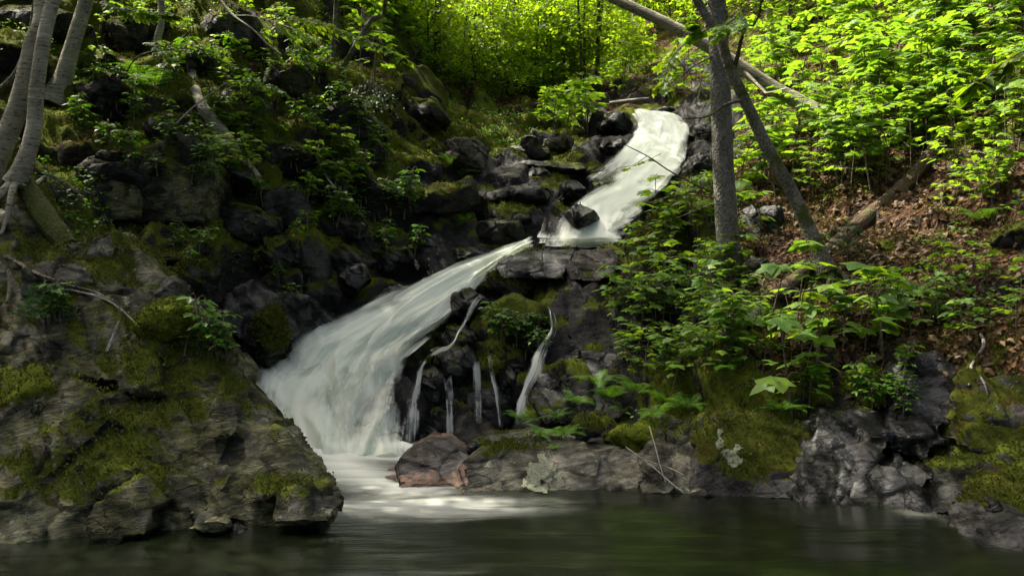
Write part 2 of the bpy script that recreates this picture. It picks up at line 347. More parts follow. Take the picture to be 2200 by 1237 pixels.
def moss_field(v, n, bias, seed):
    return .5+.42*(n[:, 2]-.45)+fbm(v*1.1, seed+70, 4)*.42+fbm(v*5.5, seed+75, 3)*.20+(bias-.2)-.5*(1-sstep(.03, .26, v[:, 2]))
ROCKS = []
def build_terrain():
    nu, nv = 720, 640
    u = np.linspace(-1.15, 1.15, nu); yy = 3.0*(75/3.0)**(np.linspace(0, 1, nv)**.92)
    U, Y = np.meshgrid(u, yy, indexing='ij')
    X = (U*(Y+1.5)).ravel(); Y = Y.ravel()
    z = base_z(X, Y)
    far = sstep(16, 30, Y)
    v = np.stack((X, Y, z), 1); fc = grid_faces(nu, nv)
    def normals(v):
        g = v.reshape(nu, nv, 3); n = np.cross(np.gradient(g, axis=0), np.gradient(g, axis=1)).reshape(-1, 3)
        return n/(np.linalg.norm(n, axis=1)[:, None]+1e-9)
    n = normals(v)
    ds = dist_poly(X, Y, STREAM)
    wetf = (1-sstep(.9, 2.0, ds+.5*fbm(v*.8, 3, 3)))
    wetf = np.maximum(wetf, 1-sstep(.1, .6, z))
    wetf = np.maximum(wetf, (1-sstep(.6, 1.3, np.hypot((X-.9)*.7, Y-9.0))))
    wetf = np.maximum(wetf, 1-sstep(.9, 1.7, dist_poly(X, Y, [(-.9, 11.8), (-.2, 13), (.5, 14.2), (1.1, 15.6)])+.5*fbm(v*.8, 3, 3)))
    right = sstep(-.2, 1.2, X-np.interp(Y, [5, 9, 10, 12, 14, 17, 20], [1.2, 2.2, 2.1, 2.1, 3.0, 4.0, 4.2]))
    litter = np.clip(right*(.62-.20*sstep(4.2, 6, X)*sstep(7, 8.5, Y))+(1-right)*.27+fbm(v*.9, 8, 3)*.26, 0, 1)*(1-wetf)
    litter = np.where(Y > 19, .42, litter)
    left = 1-right
    amp = (.35+.65*left)*(1-.55*far)*(1-.3*wetf)
    a1, _ = displace(v, n, 5, big=.24, cell=.9, small=.06, fb=.15, strata=.02)
    v2 = v+(a1-v)*amp[:, None]
    v2 += n*((fbm(v*.35, 77, 3)*.5)*far)[:, None]
    n2 = normals(v2)
    v2 = v2+n2*(fbm(v2*9, 91, 4)*.022*(1+.6*left))[:, None]
    moss = moss_field(v2, n2, .34, 12)-.10*right-wetf*.30-.25*np.clip(litter-.45, 0, 1)
    me = mesh_np('ground', v2, fc, np.full(len(fc), 4), (MAT['ground'],), True, None, {'wet': wetf, 'litter': litter, 'moss': moss})
    o = obj('ground', me); tag(o, kind='structure')
    return o, v2, fc, litter, wetf, n2, moss
ground, GV, GF, GLIT, GWET, GN, GMOSS = build_terrain()

# ------------------------------------------------------------------ rocks
def hull_mesh(hulls):
    bm = bmesh.new()
    for h in hulls:
        vs = [bm.verts.new(tuple(p)) for p in h]
        r = bmesh.ops.convex_hull(bm, input=vs)
        dead = [g for g in r['geom_interior'] if isinstance(g, bmesh.types.BMVert)]+[g for g in r['geom_unused'] if isinstance(g, bmesh.types.BMVert)]
        if dead: bmesh.ops.delete(bm, geom=list(set(dead)), context='VERTS')
    me = bpy.data.meshes.new('hull'); bm.to_mesh(me); bm.free(); return me
def rock(name, hulls, mat, voxel=.03, seed=1, label=None, cat='rock', group=None, kind=None, round_=0, sharp=42, **dk):
    me = hull_mesh(hulls); o = bpy.data.objects.new('tmp', me); C.objects.link(o)
    md = o.modifiers.new('r', 'REMESH'); md.mode = 'VOXEL'; md.voxel_size = voxel
    if round_:
        s = o.modifiers.new('s', 'SMOOTH'); s.iterations = round_; s.factor = .5
    dg = bpy.context.evaluated_depsgraph_get(); m2 = bpy.data.meshes.new_from_object(o.evaluated_get(dg))
    bpy.data.objects.remove(o); bpy.data.meshes.remove(me)
    v, n = mesh_arrays(m2); v2, _ = displace(v, n, seed, **dk)
    c = v2.mean(0); c[2] = v2[:, 2].min()
    m2.vertices.foreach_set('co', (v2-c).astype(np.float32).ravel()); m2.name = name
    m2.materials.clear(); m2.materials.append(mat); m2.polygons.foreach_set('use_smooth', np.ones(len(m2.polygons), bool)); m2.update()
    m2.set_sharp_from_angle(angle=R(sharp)); _, n2 = mesh_arrays(m2)
    ms = moss_field(v2, n2, MOSS[mat.name]*.5, seed); at = m2.attributes.new('moss', 'FLOAT', 'POINT'); at.data.foreach_set('value', ms.astype(np.float32))
    ROCKS.append((v2, n2, ms))
    o = obj(name, m2, None, c); tag(o, label, cat, group, kind); return o
def back(front, d=.8, dz=0., sh=.9):
    f = np.array([P(*q) for q in front]); c = f.mean(0)
    b = c+(f-c)*np.array((sh, 1, sh))+np.array((0, d, dz)); return np.concatenate((f, b))
def pts(*q): return np.array([P(*a) for a in q])
# ------------------------------------------------------------------ the left outcrop in front
def plate(poly, face, proud, d=.35):
    f = np.array([P(x, y, face(y)-proud) for x, y in poly]); c = f.mean(0)
    return np.concatenate((c+(f-c)*.93, c+(f-c)*1.04+(0, d, 0)))
FR = lambda y: 5.5+(1135-y)/323*1.1
FL = lambda y: 5.25+(1180-y)/400*.9
PLATES = [plate(*a) for a in [
    ([(600, 1045), (697, 1040), (724, 1100), (712, 1132), (575, 1134), (588, 1100)], FR, .20), ([(520, 900), (605, 915), (690, 1038), (602, 1050), (532, 1092), (505, 1000)], FR, .15),
    ([(440, 850), (500, 845), (516, 930), (470, 962), (430, 910)], FR, .22), ([(310, 930), (360, 932), (392, 960), (396, 1040), (360, 1088), (330, 1040), (306, 980)], FR, .17),
    ([(400, 960), (482, 958), (500, 1020), (470, 1082), (420, 1072), (396, 1010)], FR, .17), ([(385, 1085), (482, 1075), (492, 1130), (400, 1142)], FR, .17), ([(270, 835), (430, 830), (432, 900), (330, 922), (285, 890)], FR, .14),
    ([(-20, 1000), (110, 905), (215, 850), (242, 900), (120, 1012), (-20, 1085)], FL, .09), ([(30, 1092), (140, 1012), (252, 930), (302, 1010), (180, 1102), (60, 1162)], FL, .06), ([(190, 1112), (302, 1022), (340, 1090), (312, 1152), (200, 1172)], FL, .09), ([(-30, 1100), (42, 1100), (60, 1172), (-30, 1190)], FL, .06)]]
rock('rock_outcrop', [
    np.concatenate((pts((724, 1098, 5.85), (712, 1160, 5.55), (560, 1160, 5.5), (470, 1175, 5.42), (340, 1130, 5.5), (285, 950, 5.8), (250, 870, 6.05), (520, 812, 6.6), (612, 905, 6.35), (645, 945, 6.2), (690, 1035, 5.98), (450, 860, 6.25)), pts((600, 1120, 6.9), (400, 1120, 7), (420, 900, 7.4), (560, 860, 7.3)))),
    back([(500, 760, 6.7), (425, 660, 7.0), (340, 580, 7.25), (330, 850, 6.1), (505, 830, 6.5), (260, 640, 6.9), (250, 830, 6.2)], .7, -.2),
    back([(345, 582, 7.25), (270, 505, 7.55), (190, 508, 7.55), (80, 560, 7.2), (60, 800, 6.3), (270, 820, 6.2), (330, 720, 6.6)], .8, -.2),
    back([(200, 570, 7.4), (60, 420, 7.9), (-60, 380, 8.1), (-200, 500, 7.5), (-200, 800, 6.2), (90, 780, 6.35), (180, 700, 6.8)], .8, -.2),
    np.concatenate((pts((-20, 1215, 5.1), (150, 1200, 5.2), (300, 1190, 5.3), (338, 1092, 5.5), (212, 832, 6.05), (100, 770, 6.3), (-60, 780, 6.25), (-60, 960, 5.75), (-300, 1240, 5.0), (-300, 850, 5.9)), pts((-100, 1000, 7.2), (200, 950, 7.2), (300, 1050, 6.6)))),
    back([(345, 1165, 5.45), (480, 1165, 5.4), (470, 1075, 5.62), (400, 1050, 5.7), (350, 1090, 5.6)], .8, 0),
    *PLATES,
    ], MAT['outcrop'], .022, 3, 'big olive and black lichen covered rock outcrop sloping into the pool, cracked into blocks', 'rock', big=.045, cell=.42, small=.020, fb=.014, strata=.022, sq=(.7, 1, 1.8), rot=(.2, .75, .1))

def blob(px0, py0, px1, py1, Y, depth, seed, boxy=.5, n=26):
    """irregular boulder hull that spans a box: width and height from its outline, a real depth of its own"""
    rg = np.random.default_rng(seed)
    c = P((px0+px1)/2, (py0+py1)/2, Y+depth*.5); hw = (px1-px0)/2/F*Y; hh = (py1-py0)/2/F*Y
    d = rg.normal(size=(n, 3)); d /= np.linalg.norm(d, axis=1)[:, None]
    m = np.abs(d).max(1)[:, None]; d = d*(1-boxy)+d/m*boxy
    d *= 1-.18*rg.random((n, 1))
    t = np.array([(1, 0, .1), (-1, 0, -.1), (.1, 0, 1), (-.1, 0, -1), (0, -1, 0), (0, 1, 0)])
    return c+np.concatenate((d, t))*np.array((hw, depth*.5, hh))
def boulder(box, Y, depth, mat, seed, label, boxy=.5, voxel=None, name='boulder', group=None, **k):
    hw = (box[2]-box[0])/F*Y
    dk = dict(big=min(.035, hw*.07), cell=max(.16, hw*.6), small=min(.010, hw*.02), fb=min(.03, hw*.06), strata=.007); dk.update(k)
    return rock(name, [blob(*box, Y, depth, seed, boxy)], MAT[mat], voxel or max(.014, hw/42), seed, label, 'moss' if name == 'moss_cushion' else 'rock', group, round_=1, **dk)

# stones at the foot of the outcrop
boulder((160, 1125, 300, 1195), 5.15, .5, 'mossy', 11, 'low mossy stone with pale lichen faces at the waterline under the left outcrop')
boulder((462, 1132, 538, 1180), 5.25, .35, 'wet', 12, 'small grey stone standing in the water at the foot of the left outcrop')
boulder((292, 640, 425, 745), 6.42, .7, 'cushion', 17, 'thick bright green moss cushion on the edge of the left outcrop', boxy=.2, name='moss_cushion', big=.01, small=.02, fb=.05, strata=0)
boulder((-110, 775, 215, 975), 5.84, .8, 'cushion', 18, 'large sloping yellow green moss cushion low on the left outcrop', boxy=.05, name='moss_cushion', big=.015, small=.02, fb=.10, strata=0)
boulder((330, 590, 405, 665), 6.95, .5, 'dry', 19, 'pale lichen grey stone on the left outcrop ridge above the moss cushion', boxy=.7)
boulder((175, 500, 300, 600), 7.3, .7, 'dry', 20, 'grey angular block with dead leaves on top, crest of the left outcrop', boxy=.8)
boulder((60, 560, 230, 680), 6.85, .6, 'dry', 21, 'grey brown boulder with moss patches beside the exposed tree roots', boxy=.7)

# rocks round the centre of the falls
rock('boulder', [back([(1062, 575, 10.6), (1075, 556, 10.7), (1120, 540, 10.9), (1235, 536, 11.0), (1226, 560, 10.6), (1205, 600, 10.3), (1110, 582, 10.4), (1080, 600, 10.4)], .9, .02)], MAT['wet'], .016, 31,
     'flat black wet slab jutting out between the two falls', 'rock', big=.018, cell=.4, small=.006, fb=.015, strata=.006)
rock('boulder', [back([(1232, 540, 10.8), (1315, 533, 10.9), (1332, 548, 10.9), (1322, 585, 10.5), (1280, 606, 10.3), (1225, 600, 10.25), (1215, 575, 10.4)], .9, .02)], MAT['rust'], .016, 32,
     'rusty brown streaked block right of the flat black slab', 'rock', big=.02, cell=.35, small=.006, fb=.015, strata=.016, rot=(.1, 1.2, .2))
boulder((1035, 580, 1150, 650), 10.4, .8, 'mossy', 33, 'mossy boulder tucked under the left end of the flat black slab')
rock('boulder', [blob(1000, 628, 1186, 800, 9.5, 1.1, 34, .4), blob(1010, 720, 1150, 850, 9.4, .8, 35, .4)], MAT['wetmoss'], .017, 34, 'big dark mossy boulder with a clump of green plants on its face', 'rock', round_=2, big=.035, cell=.5, small=.01, fb=.03, strata=.008)
boulder((965, 612, 1055, 690), 9.95, .7, 'wet', 36, 'smooth black wet stone at the upper edge of the lower fall', boxy=.2)
boulder((945, 697, 1032, 760), 9.45, .55, 'wet', 37, 'flat black wet stone with trickles above the round boulder beside the lower fall', boxy=.2)
boulder((912, 735, 1032, 835), 9.1, .6, 'wet', 38, 'round black wet boulder at the right edge of the lower fall', boxy=.15)
boulder((885, 785, 975, 900), 9.05, .5, 'wet', 39, 'black boulder half covered by the right edge of the lower fall', boxy=.3)
boulder((880, 880, 985, 965), 8.75, .5, 'wet', 40, 'low black ledge rock at the foot of the lower fall', boxy=.7)
boulder((1055, 770, 1150, 850), 9.25, .5, 'wet', 41, 'wet purplish grey stone under the plants on the big mossy boulder')
boulder((985, 830, 1120, 960), 9.0, .6, 'wet', 42, 'dark overhung rock behind the thin trickles', boxy=.6)
rock('boulder', [back([(1160, 790, 9.15), (1250, 750, 9.3), (1390, 770, 9.1), (1400, 840, 8.7), (1330, 900, 8.35), (1170, 915, 8.5), (1140, 860, 8.8)], .7, -.1)], MAT['wet'], .017, 43, 'broad sloping wet slab right of the narrow side fall', 'rock', big=.03, cell=.35, small=.01, fb=.025, strata=.014)
boulder((1190, 690, 1290, 780), 9.6, .6, 'wet', 44, 'dark wet boulder right of the narrow side fall below the rusty block', boxy=.6)
boulder((1265, 630, 1345, 750), 9.8, .7, 'wetmoss', 45, 'upright dark rock under the rusty block beside the maple leaves', boxy=.6)
boulder((1180, 640, 1270, 700), 10.0, .6, 'wet', 46, 'jagged dark stone in the shadow under the black slab', boxy=.7)

# long flat rock at the front of the pool
rusty = rock('boulder', [back([(848, 1010, 6.85), (856, 985, 6.95), (915, 945, 7.15), (965, 948, 7.2), (1010, 985, 7.0), (1000, 1060, 6.6), (855, 1062, 6.6)], .55, .0)], MAT['rust'], .014, 51,
     'grey rounded rock with an orange stained base, left end of the pool ledge', 'rock', round_=2, big=.02, cell=.35, small=.006, fb=.02, strata=.008)
ledge = rock('boulder', [back([(985, 1010, 6.75), (1040, 944, 7.2), (1150, 945, 7.25), (1260, 958, 7.2), (1290, 985, 6.9), (1270, 1070, 6.5), (1010, 1068, 6.5)], .7, -.02),
                 back([(1240, 968, 7.1), (1330, 968, 7.1), (1395, 985, 7.0), (1370, 1070, 6.5), (1230, 1070, 6.5)], .6, -.02)], MAT['dry'], .016, 52,
     'long flat brown ledge rock with a large pale lichen patch in the pool', 'rock', big=.028, cell=.45, small=.010, fb=.02, strata=.010)
boulder((1000, 940, 1060, 985), 7.15, .4, 'wet', 53, 'small dark broken stones on the left part of the pool ledge', boxy=.8)
boulder((1225, 890, 1300, 950), 7.35, .5, 'mossy', 54, 'tan boulder with a brown moss cap among the ferns behind the pool ledge', boxy=.2)
boulder((1290, 900, 1500, 985), 7.1, .8, 'cushion', 55, 'mossy green hummock behind the right end of the pool ledge', boxy=.3, name='moss_cushion', big=.02, small=.03, fb=.06, strata=0)

# dark wall of the right bank
def wall_rock(front, d, mat, seed, label, **k):
    dk = dict(big=.045, cell=.5, small=.02, fb=.03, strata=.016); dk.update(k)
    return rock('boulder', [back(front, d, .05)], MAT[mat], .019, seed, label, 'rock', round_=1, **dk)
wall_rock([(1380, 1065, 6.45), (1400, 985, 6.75), (1450, 930, 7.0), (1500, 950, 6.9), (1520, 1070, 6.4)], .9, 'dry', 61, 'angular broken rock between the pool ledge and the large mossy boulder')
mossy_big = wall_rock([(1490, 1080, 6.3), (1500, 960, 6.65), (1545, 900, 6.95), (1650, 890, 7.0), (1745, 930, 6.8), (1740, 1020, 6.45), (1715, 1085, 6.25)], 1.0, 'mossy', 62, 'large rounded mossy boulder with pale lichen streaks at the right shore', big=.03)
wall_rock([(1712, 1085, 6.2), (1730, 960, 6.6), (1790, 880, 6.85), (1880, 880, 6.8), (1925, 940, 6.55), (1850, 1040, 6.3), (1800, 1090, 6.15)], 1.0, 'wet', 63, 'smooth dark grey rock face right of the large mossy boulder', big=.03)
wall_rock([(1890, 960, 6.6), (1930, 790, 7.0), (2010, 760, 7.05), (2080, 790, 6.9), (2070, 900, 6.6), (1990, 990, 6.4)], 1.0, 'wet', 64, 'tall dark rock wall under the leafy bank edge', big=.05)
wall_rock([(1790, 1100, 6.1), (1850, 1030, 6.3), (1960, 990, 6.35), (2010, 1020, 6.2), (1960, 1100, 6.0)], .8, 'wet', 65, 'low wet rock with a jagged crack at the right waterline')
wall_rock([(2040, 900, 6.5), (2080, 800, 6.8), (2260, 830, 6.5), (2300, 960, 6.1), (2180, 990, 6.1), (2060, 960, 6.3)], 1.0, 'mossy', 66, 'dark mossy overhanging rock high at the right end of the wall')
wall_rock([(1940, 1110, 5.95), (2020, 1010, 6.2), (2260, 960, 6.0), (2300, 1120, 5.6), (2100, 1125, 5.7)], .9, 'wetmoss', 67, 'sloping dark slab below the overhang at the right waterline')
boulder((2085, 1060, 2190, 1135), 5.45, .5, 'wet', 68, 'rounded pale grey stone beside the foam at the right waterline', boxy=.4)
wall_rock([(2125, 1175, 5.15), (2165, 1105, 5.35), (2210, 1070, 5.45), (2320, 1080, 5.3), (2330, 1240, 4.8), (2140, 1215, 5.0)], .6, 'mossy', 69, 'dark mossy boulder cut by the lower right edge of the view', big=.02)
boulder((1800, 780, 1920, 900), 6.85, .5, 'cushion', 70, 'bright yellow green moss clump hanging over the right rock wall', boxy=.3, name='moss_cushion', big=.02, small=.03, fb=.07, strata=0)

# stones on the right bank
boulder((1955, 480, 2045, 548), 9.3, .7, 'mossy', 81, 'half buried lichen and moss covered boulder in the brown leaf litter', boxy=.6)
boulder((1600, 550, 1652, 580), 9.3, .3, 'dry', 82, 'flat pale tilted stone slab at the foot of the tall spruce', boxy=.8)
boulder((1728, 552, 1785, 612), 9.1, .4, 'dry', 83, 'grey stone held in the roots of the leaning maple', boxy=.5)
boulder((2120, 470, 2260, 570), 8.3, .7, 'mossy', 84, 'yellow mossy hummock at the right edge in the leaf litter', boxy=.4)
boulder((1870, 515, 1935, 560), 9.2, .4, 'cushion', 85, 'low brownish moss hummock left of the half buried boulder', boxy=.3, name='moss_cushion')
boulder((2130, 20, 2240, 90), 14.0, 1.0, 'dry', 86, 'pale broken rock on the slope at the upper right corner', boxy=.8)
rock('boulder', [back([(1338, 530, 11.2), (1395, 470, 11.5), (1470, 420, 11.9), (1530, 395, 12.2), (1545, 480, 11.5), (1500, 560, 10.6), (1390, 575, 10.6)], .8, -.05)], MAT['mossy'], .025, 87, 'mossy bank of rock in front of the right edge of the upper fall', 'rock', big=.05, cell=.5, small=.012, fb=.06, strata=.01)
boulder((1590, 440, 1690, 530), 10.6, .6, 'wet', 88, 'dark wet rock behind the foot of the tall spruce', boxy=.6)

# left bank
rock('cliff', [back([(285, 480, 9.35), (300, 330, 9.7), (350, 285, 9.9), (430, 300, 9.9), (450, 400, 9.6), (430, 478, 9.45)], 1.0, .1)], MAT['outcrop'], .025, 91, 'dark square cliff face with yellow lichen stains on the left bank', 'rock', big=.035, cell=.7, small=.012, fb=.03, strata=.012)
rock('cliff', [back([(155, 480, 9.1), (165, 360, 9.3), (215, 320, 9.5), (285, 330, 9.6), (290, 470, 9.25)], 1.0, .1)], MAT['outcrop'], .025, 92, 'dark narrow cliff face behind the white birch, left of the square cliff', 'rock', big=.035, cell=.6, small=.012, fb=.03, strata=.012)
boulder((320, 515, 480, 610), 8.7, .9, 'mossy', 93, 'flat mossy slab in the dark hollow behind the left outcrop', boxy=.6)
boulder((380, 555, 470, 640), 8.5, .7, 'wetmoss', 94, 'black block below the mossy slab in the left hollow', boxy=.9)
boulder((550, 505, 650, 600), 9.7, .8, 'wetmoss', 95, 'black upright block under the mossy left bank', boxy=.8)
rock('boulder', [back([(470, 700, 8.8), (485, 640, 9.1), (540, 605, 9.4), (660, 640, 9.5), (715, 690, 9.6), (640, 720, 9.35), (560, 760, 8.9)], .6, .05)], MAT['wet'], .02, 96, 'ribbed slanting wet rock left of the lower fall', 'rock', big=.03, cell=.45, small=.01, fb=.015, strata=.035, rot=(.2, 1.0, .1))
boulder((545, 655, 625, 800), 8.8, .6, 'wetmoss', 97, 'rounded dark rock at the left lip of the lower fall', boxy=.3)
rock('boulder', [back([(770, 695, 9.9), (800, 640, 10.2), (850, 612, 10.5), (880, 622, 10.5), (870, 660, 10.2), (800, 705, 9.85)], .5, .05)], MAT['wet'], .018, 98, 'slanting ribbed stone above the lower fall at its back edge', 'rock', big=.02, cell=.35, small=.008, fb=.012, strata=.022, rot=(.2, 1.0, .1))
boulder((728, 565, 800, 640), 10.1, .6, 'wet', 99, 'grey angular stone with one bright face in the shaded bank above the lower fall', boxy=.8)
boulder((795, 530, 890, 590), 11.0, .7, 'wetmoss', 100, 'dark wedge shaped boulder on the mossy bank above the lower fall', boxy=.8)
boulder((868, 395, 1058, 475), 12.2, 1.3, 'mossy', 101, 'large flat topped brown boulder left of the upper fall', boxy=.75)
boulder((955, 292, 1045, 380), 14.0, 1.1, 'dry', 102, 'grey cracked boulder high on the left bank above the flat brown boulder', boxy=.75)
boulder((895, 305, 965, 370), 14.2, .9, 'mossy', 103, 'mossy grey boulder beside the grey cracked boulder', boxy=.6)
boulder((1105, 292, 1160, 345), 15.2, .7, 'dry', 104, 'tilted grey slab stone left of the square bank stones', boxy=.8)
boulder((1168, 288, 1235, 330), 15.5, .8, 'dry', 105, 'blocky grey stone in the sunlit bank left of the upper fall', boxy=.8)
boulder((1122, 362, 1188, 398), 14.3, .6, 'wet', 106, 'rounded dark stone on the wet bedrock left of the upper fall', boxy=.3)
boulder((1090, 395, 1160, 425), 13.6, .6, 'wet', 107, 'low dark stone below the rounded stone on the wet bedrock', boxy=.4)
boulder((1200, 340, 1290, 372), 15.0, .7, 'wet', 108, 'long pale topped stone in the wet bedrock near the upper fall', boxy=.6)
boulder((1198, 432, 1292, 512), 12.1, 1.1, 'wet', 109, 'round black boulder standing in the upper fall', boxy=.2)
boulder((1278, 236, 1360, 305), 17.0, 1.0, 'wet', 110, 'dark rock knob at the left of the upper fall lip', boxy=.5)
boulder((1385, 232, 1455, 262), 18.0, .8, 'wet', 111, 'dark flat rock behind the lip of the upper fall', boxy=.5)
boulder((1476, 255, 1545, 330), 16.2, 1.0, 'wet', 112, 'dark wet rock right of the upper fall near its lip', boxy=.6)
boulder((1462, 330, 1540, 410), 14.2, 1.0, 'wet', 113, 'wet grey rock right of the upper fall behind the tall spruce', boxy=.6)
boulder((1280, 300, 1350, 345), 16.0, .8, 'wet', 114, 'shiny broken rock on the left side of the upper fall', boxy=.6)
boulder((1160, 220, 1260, 280), 18.6, 1.2, 'mossy', 115, 'mossy grey rounded boulder at the edge of the upper pool', boxy=.4)
rock('crag', [back([(830, 300, 15.0), (845, 190, 16.0), (890, 150, 16.6), (935, 170, 16.8), (960, 240, 16.4), (985, 310, 15.4)], 1.6, -.1)], MAT['mossy'], .04, 116, 'tall mossy crag at the corner of the left bank below the spruce', 'rock', big=.10, cell=.9, small=.03, fb=.10, strata=.02)
boulder((560, 140, 680, 220), 12.4, .9, 'mossy', 117, 'rounded mossy hump below the forked sapling', boxy=.3)
boulder((380, 95, 460, 185), 12.0, .8, 'mossy', 118, 'steep mossy boulder beside the broken leaning log', boxy=.4)
boulder((240, 40, 320, 120), 12.0, .7, 'mossy', 119, 'grey mossy rock on the slope right of the three birches', boxy=.6)
boulder((430, 0, 560, 130), 13.2, 1.2, 'mossy', 120, 'large mossy knob at the top of the left bank', boxy=.4)
boulder((310, 245, 430, 320), 10.0, .8, 'mossy', 121, 'mossy cap of rock on top of the dark square cliff', boxy=.3)
boulder((880, 500, 960, 560), 11.8, .6, 'wet', 122, 'dark shining bedrock hump above the chute of the lower fall', boxy=.5)
boulder((960, 530, 1050, 575), 11.8, .6, 'wet', 123, 'wet blue grey bedrock beside the start of the chute', boxy=.5)
boulder((1010, 440, 1150, 520), 12.7, .9, 'wet', 124, 'broad shining bedrock hump left of the black boulder in the upper fall', boxy=.4)
boulder((690, 440, 790, 530), 11.0, .8, 'mossy', 125, 'brown mossy hump in the middle of the left bank', boxy=.3)

rgb = np.random.default_rng(5); STONES = []
for k in range(7):
    o = rock('boulder', [np.array(blob(0, 0, 200, 150, 9.5, rgb.uniform(.7, 1.1), 300+k, rgb.uniform(.4, .8)))-P(100, 75, 9.9)], MAT['mossy'], .024, 300+k, 'mossy boulder half sunk in the shaded slope of the left bank', 'rock', 'boulders half sunk in the left bank', round_=1, big=.035, cell=.5, small=.012, fb=.03, strata=.012)
    ROCKS.pop(); STONES.append(o)
for k, (px, py, Y, s_) in enumerate([(240, 420, 9.6, .9), (520, 470, 10.2, .8), (620, 430, 10.9, .9), (500, 330, 10.7, .7), (600, 320, 11.5, .9), (690, 380, 11.6, .7), (760, 240, 13.4, 1.1), (650, 260, 12.2, .9), (520, 230, 11.9, .8), (320, 200, 11.4, .9), (230, 230, 10.9, .8), (90, 120, 11.4, 1.), (20, 300, 9.3, .8), (420, 30, 13.2, 1.2), (300, 20, 13, 1.), (640, 60, 14, 1.1), (800, 330, 13.2, .9), (850, 350, 13.3, .8), (750, 500, 10.8, .7), (830, 480, 11.9, .7), (600, 510, 10, .7), (440, 430, 9.9, .6), (700, 600, 10.2, .6), (650, 570, 10, .5), (900, 250, 15.5, 1.), (930, 380, 13.4, .7), (1010, 330, 15, .8), (1060, 300, 15.8, .8), (100, 20, 12, 1.1), (560, 300, 11.3, .8)]):
    if k >= 7 and k % 2: continue
    o = STONES[k % 7] if k < 7 else STONES[k % 7].copy()
    if k >= 7: C.objects.link(o)
    p = P(px, py, Y); p[2] = base_z(p[0], p[1])[0]-.36*s_; o.location = p; o.rotation_euler = (rgb.uniform(-.3, .3), rgb.uniform(-.3, .3), rgb.uniform(0, 6.3)); o.scale = (s_, s_, s_*rgb.uniform(.7, 1.1))

boulder((1030, 398, 1195, 452), 13.2, 1.2, 'wet', 126, 'flat stepped wet ledge left of the black boulder in the upper fall', boxy=.85)
boulder((1080, 345, 1275, 392), 14.5, 1.3, 'wet', 127, 'long dark wet ledge crossing left of the middle of the upper fall', boxy=.85)
boulder((1060, 318, 1190, 352), 15.3, 1.0, 'wet', 128, 'upper dark wet ledge below the tilted grey slab stone', boxy=.85)
boulder((1195, 392, 1262, 432), 13.6, .8, 'wet', 129, 'wet black step at the left edge of the upper fall', boxy=.7)
boulder((985, 470, 1130, 540), 12.2, 1.0, 'wet', 130, 'sloping wet bedrock step between the two falls', boxy=.7)

# ------------------------------------------------------------------ water
def falls_material(name, tint, dens=.9, fq=1.):
    m = M(name)
    uv = m.n('UVMap', uv_map='UVMap').outputs[0]; sx = m.n('SeparateXYZ', {0: uv}); u, v = sx.outputs[0], sx.outputs[1]
    lay = m.attr('layer'); thin = m.attr('cover')
    vec = m.n('CombineXYZ', {0: m.math('MULTIPLY', u, 9.*fq), 1: m.math('MULTIPLY', v, .55*fq**.5), 2: m.math('MULTIPLY', lay, 7.3)}).outputs[0]
    wob = m.noise(m.n('CombineXYZ', {0: m.math('MULTIPLY', u, 1.6), 1: m.math('MULTIPLY', v, .8), 2: lay}).outputs[0], 1.2, 3)
    s1 = m.noise(vec, 1.3, 4, .55, .35); s2 = m.noise(vec, 5., 4, .6); 
    big = m.noise(m.n('CombineXYZ', {0: m.math('MULTIPLY', u, 3.), 1: m.math('MULTIPLY', v, 1.1), 2: m.math('MULTIPLY', lay, 3.1)}).outputs[0], 1., 3, .5, .8)
    a = m.math('ADD', m.math('MULTIPLY', s1, .55), m.math('ADD', m.math('MULTIPLY', s2, .28), m.math('MULTIPLY', big, .5)))
    a = m.math('ADD', m.math('SUBTRACT', a, .665), m.math('MULTIPLY', m.math('SUBTRACT', thin, .5), 1.25))
    al = m.math('MULTIPLY', m.map(a, -.30, .34), m.map(thin, .0, .22))
    al = m.math('MULTIPLY', al, dens)
    col = m.mix(m.map(s1, .35, .65), tint[0], tint[1])
    bp = m.n('Bump', {'Height': m.math('ADD', s1, m.math('MULTIPLY', s2, .3)), 'Strength': .18, 'Distance': .06})
    df = m.n('BsdfDiffuse', {'Color': col, 'Normal': bp.outputs[0]}); tl = m.n('BsdfTranslucent', {'Color': col})
    w = m.n('MixShader', {0: .35, 1: df.outputs[0], 2: tl.outputs[0]})
    gl = m.n('BsdfGlossy', {'Color': (1, 1, 1), 'Roughness': .35, 'Normal': bp.outputs[0]})
    w = m.n('MixShader', {0: .05, 1: w.outputs[0], 2: gl.outputs[0]})
    tr = m.n('BsdfTransparent')
    return m.out(m.n('MixShader', {0: al, 1: tr.outputs[0], 2: w.outputs[0]}))
MAT['fall'] = falls_material('white_falling_water', ((.79, .85, .72), (.91, .94, .82)))
MAT['trickle'] = falls_material('thin_falling_water', ((.78, .83, .74), (.90, .92, .84)), dens=.5, fq=5.)

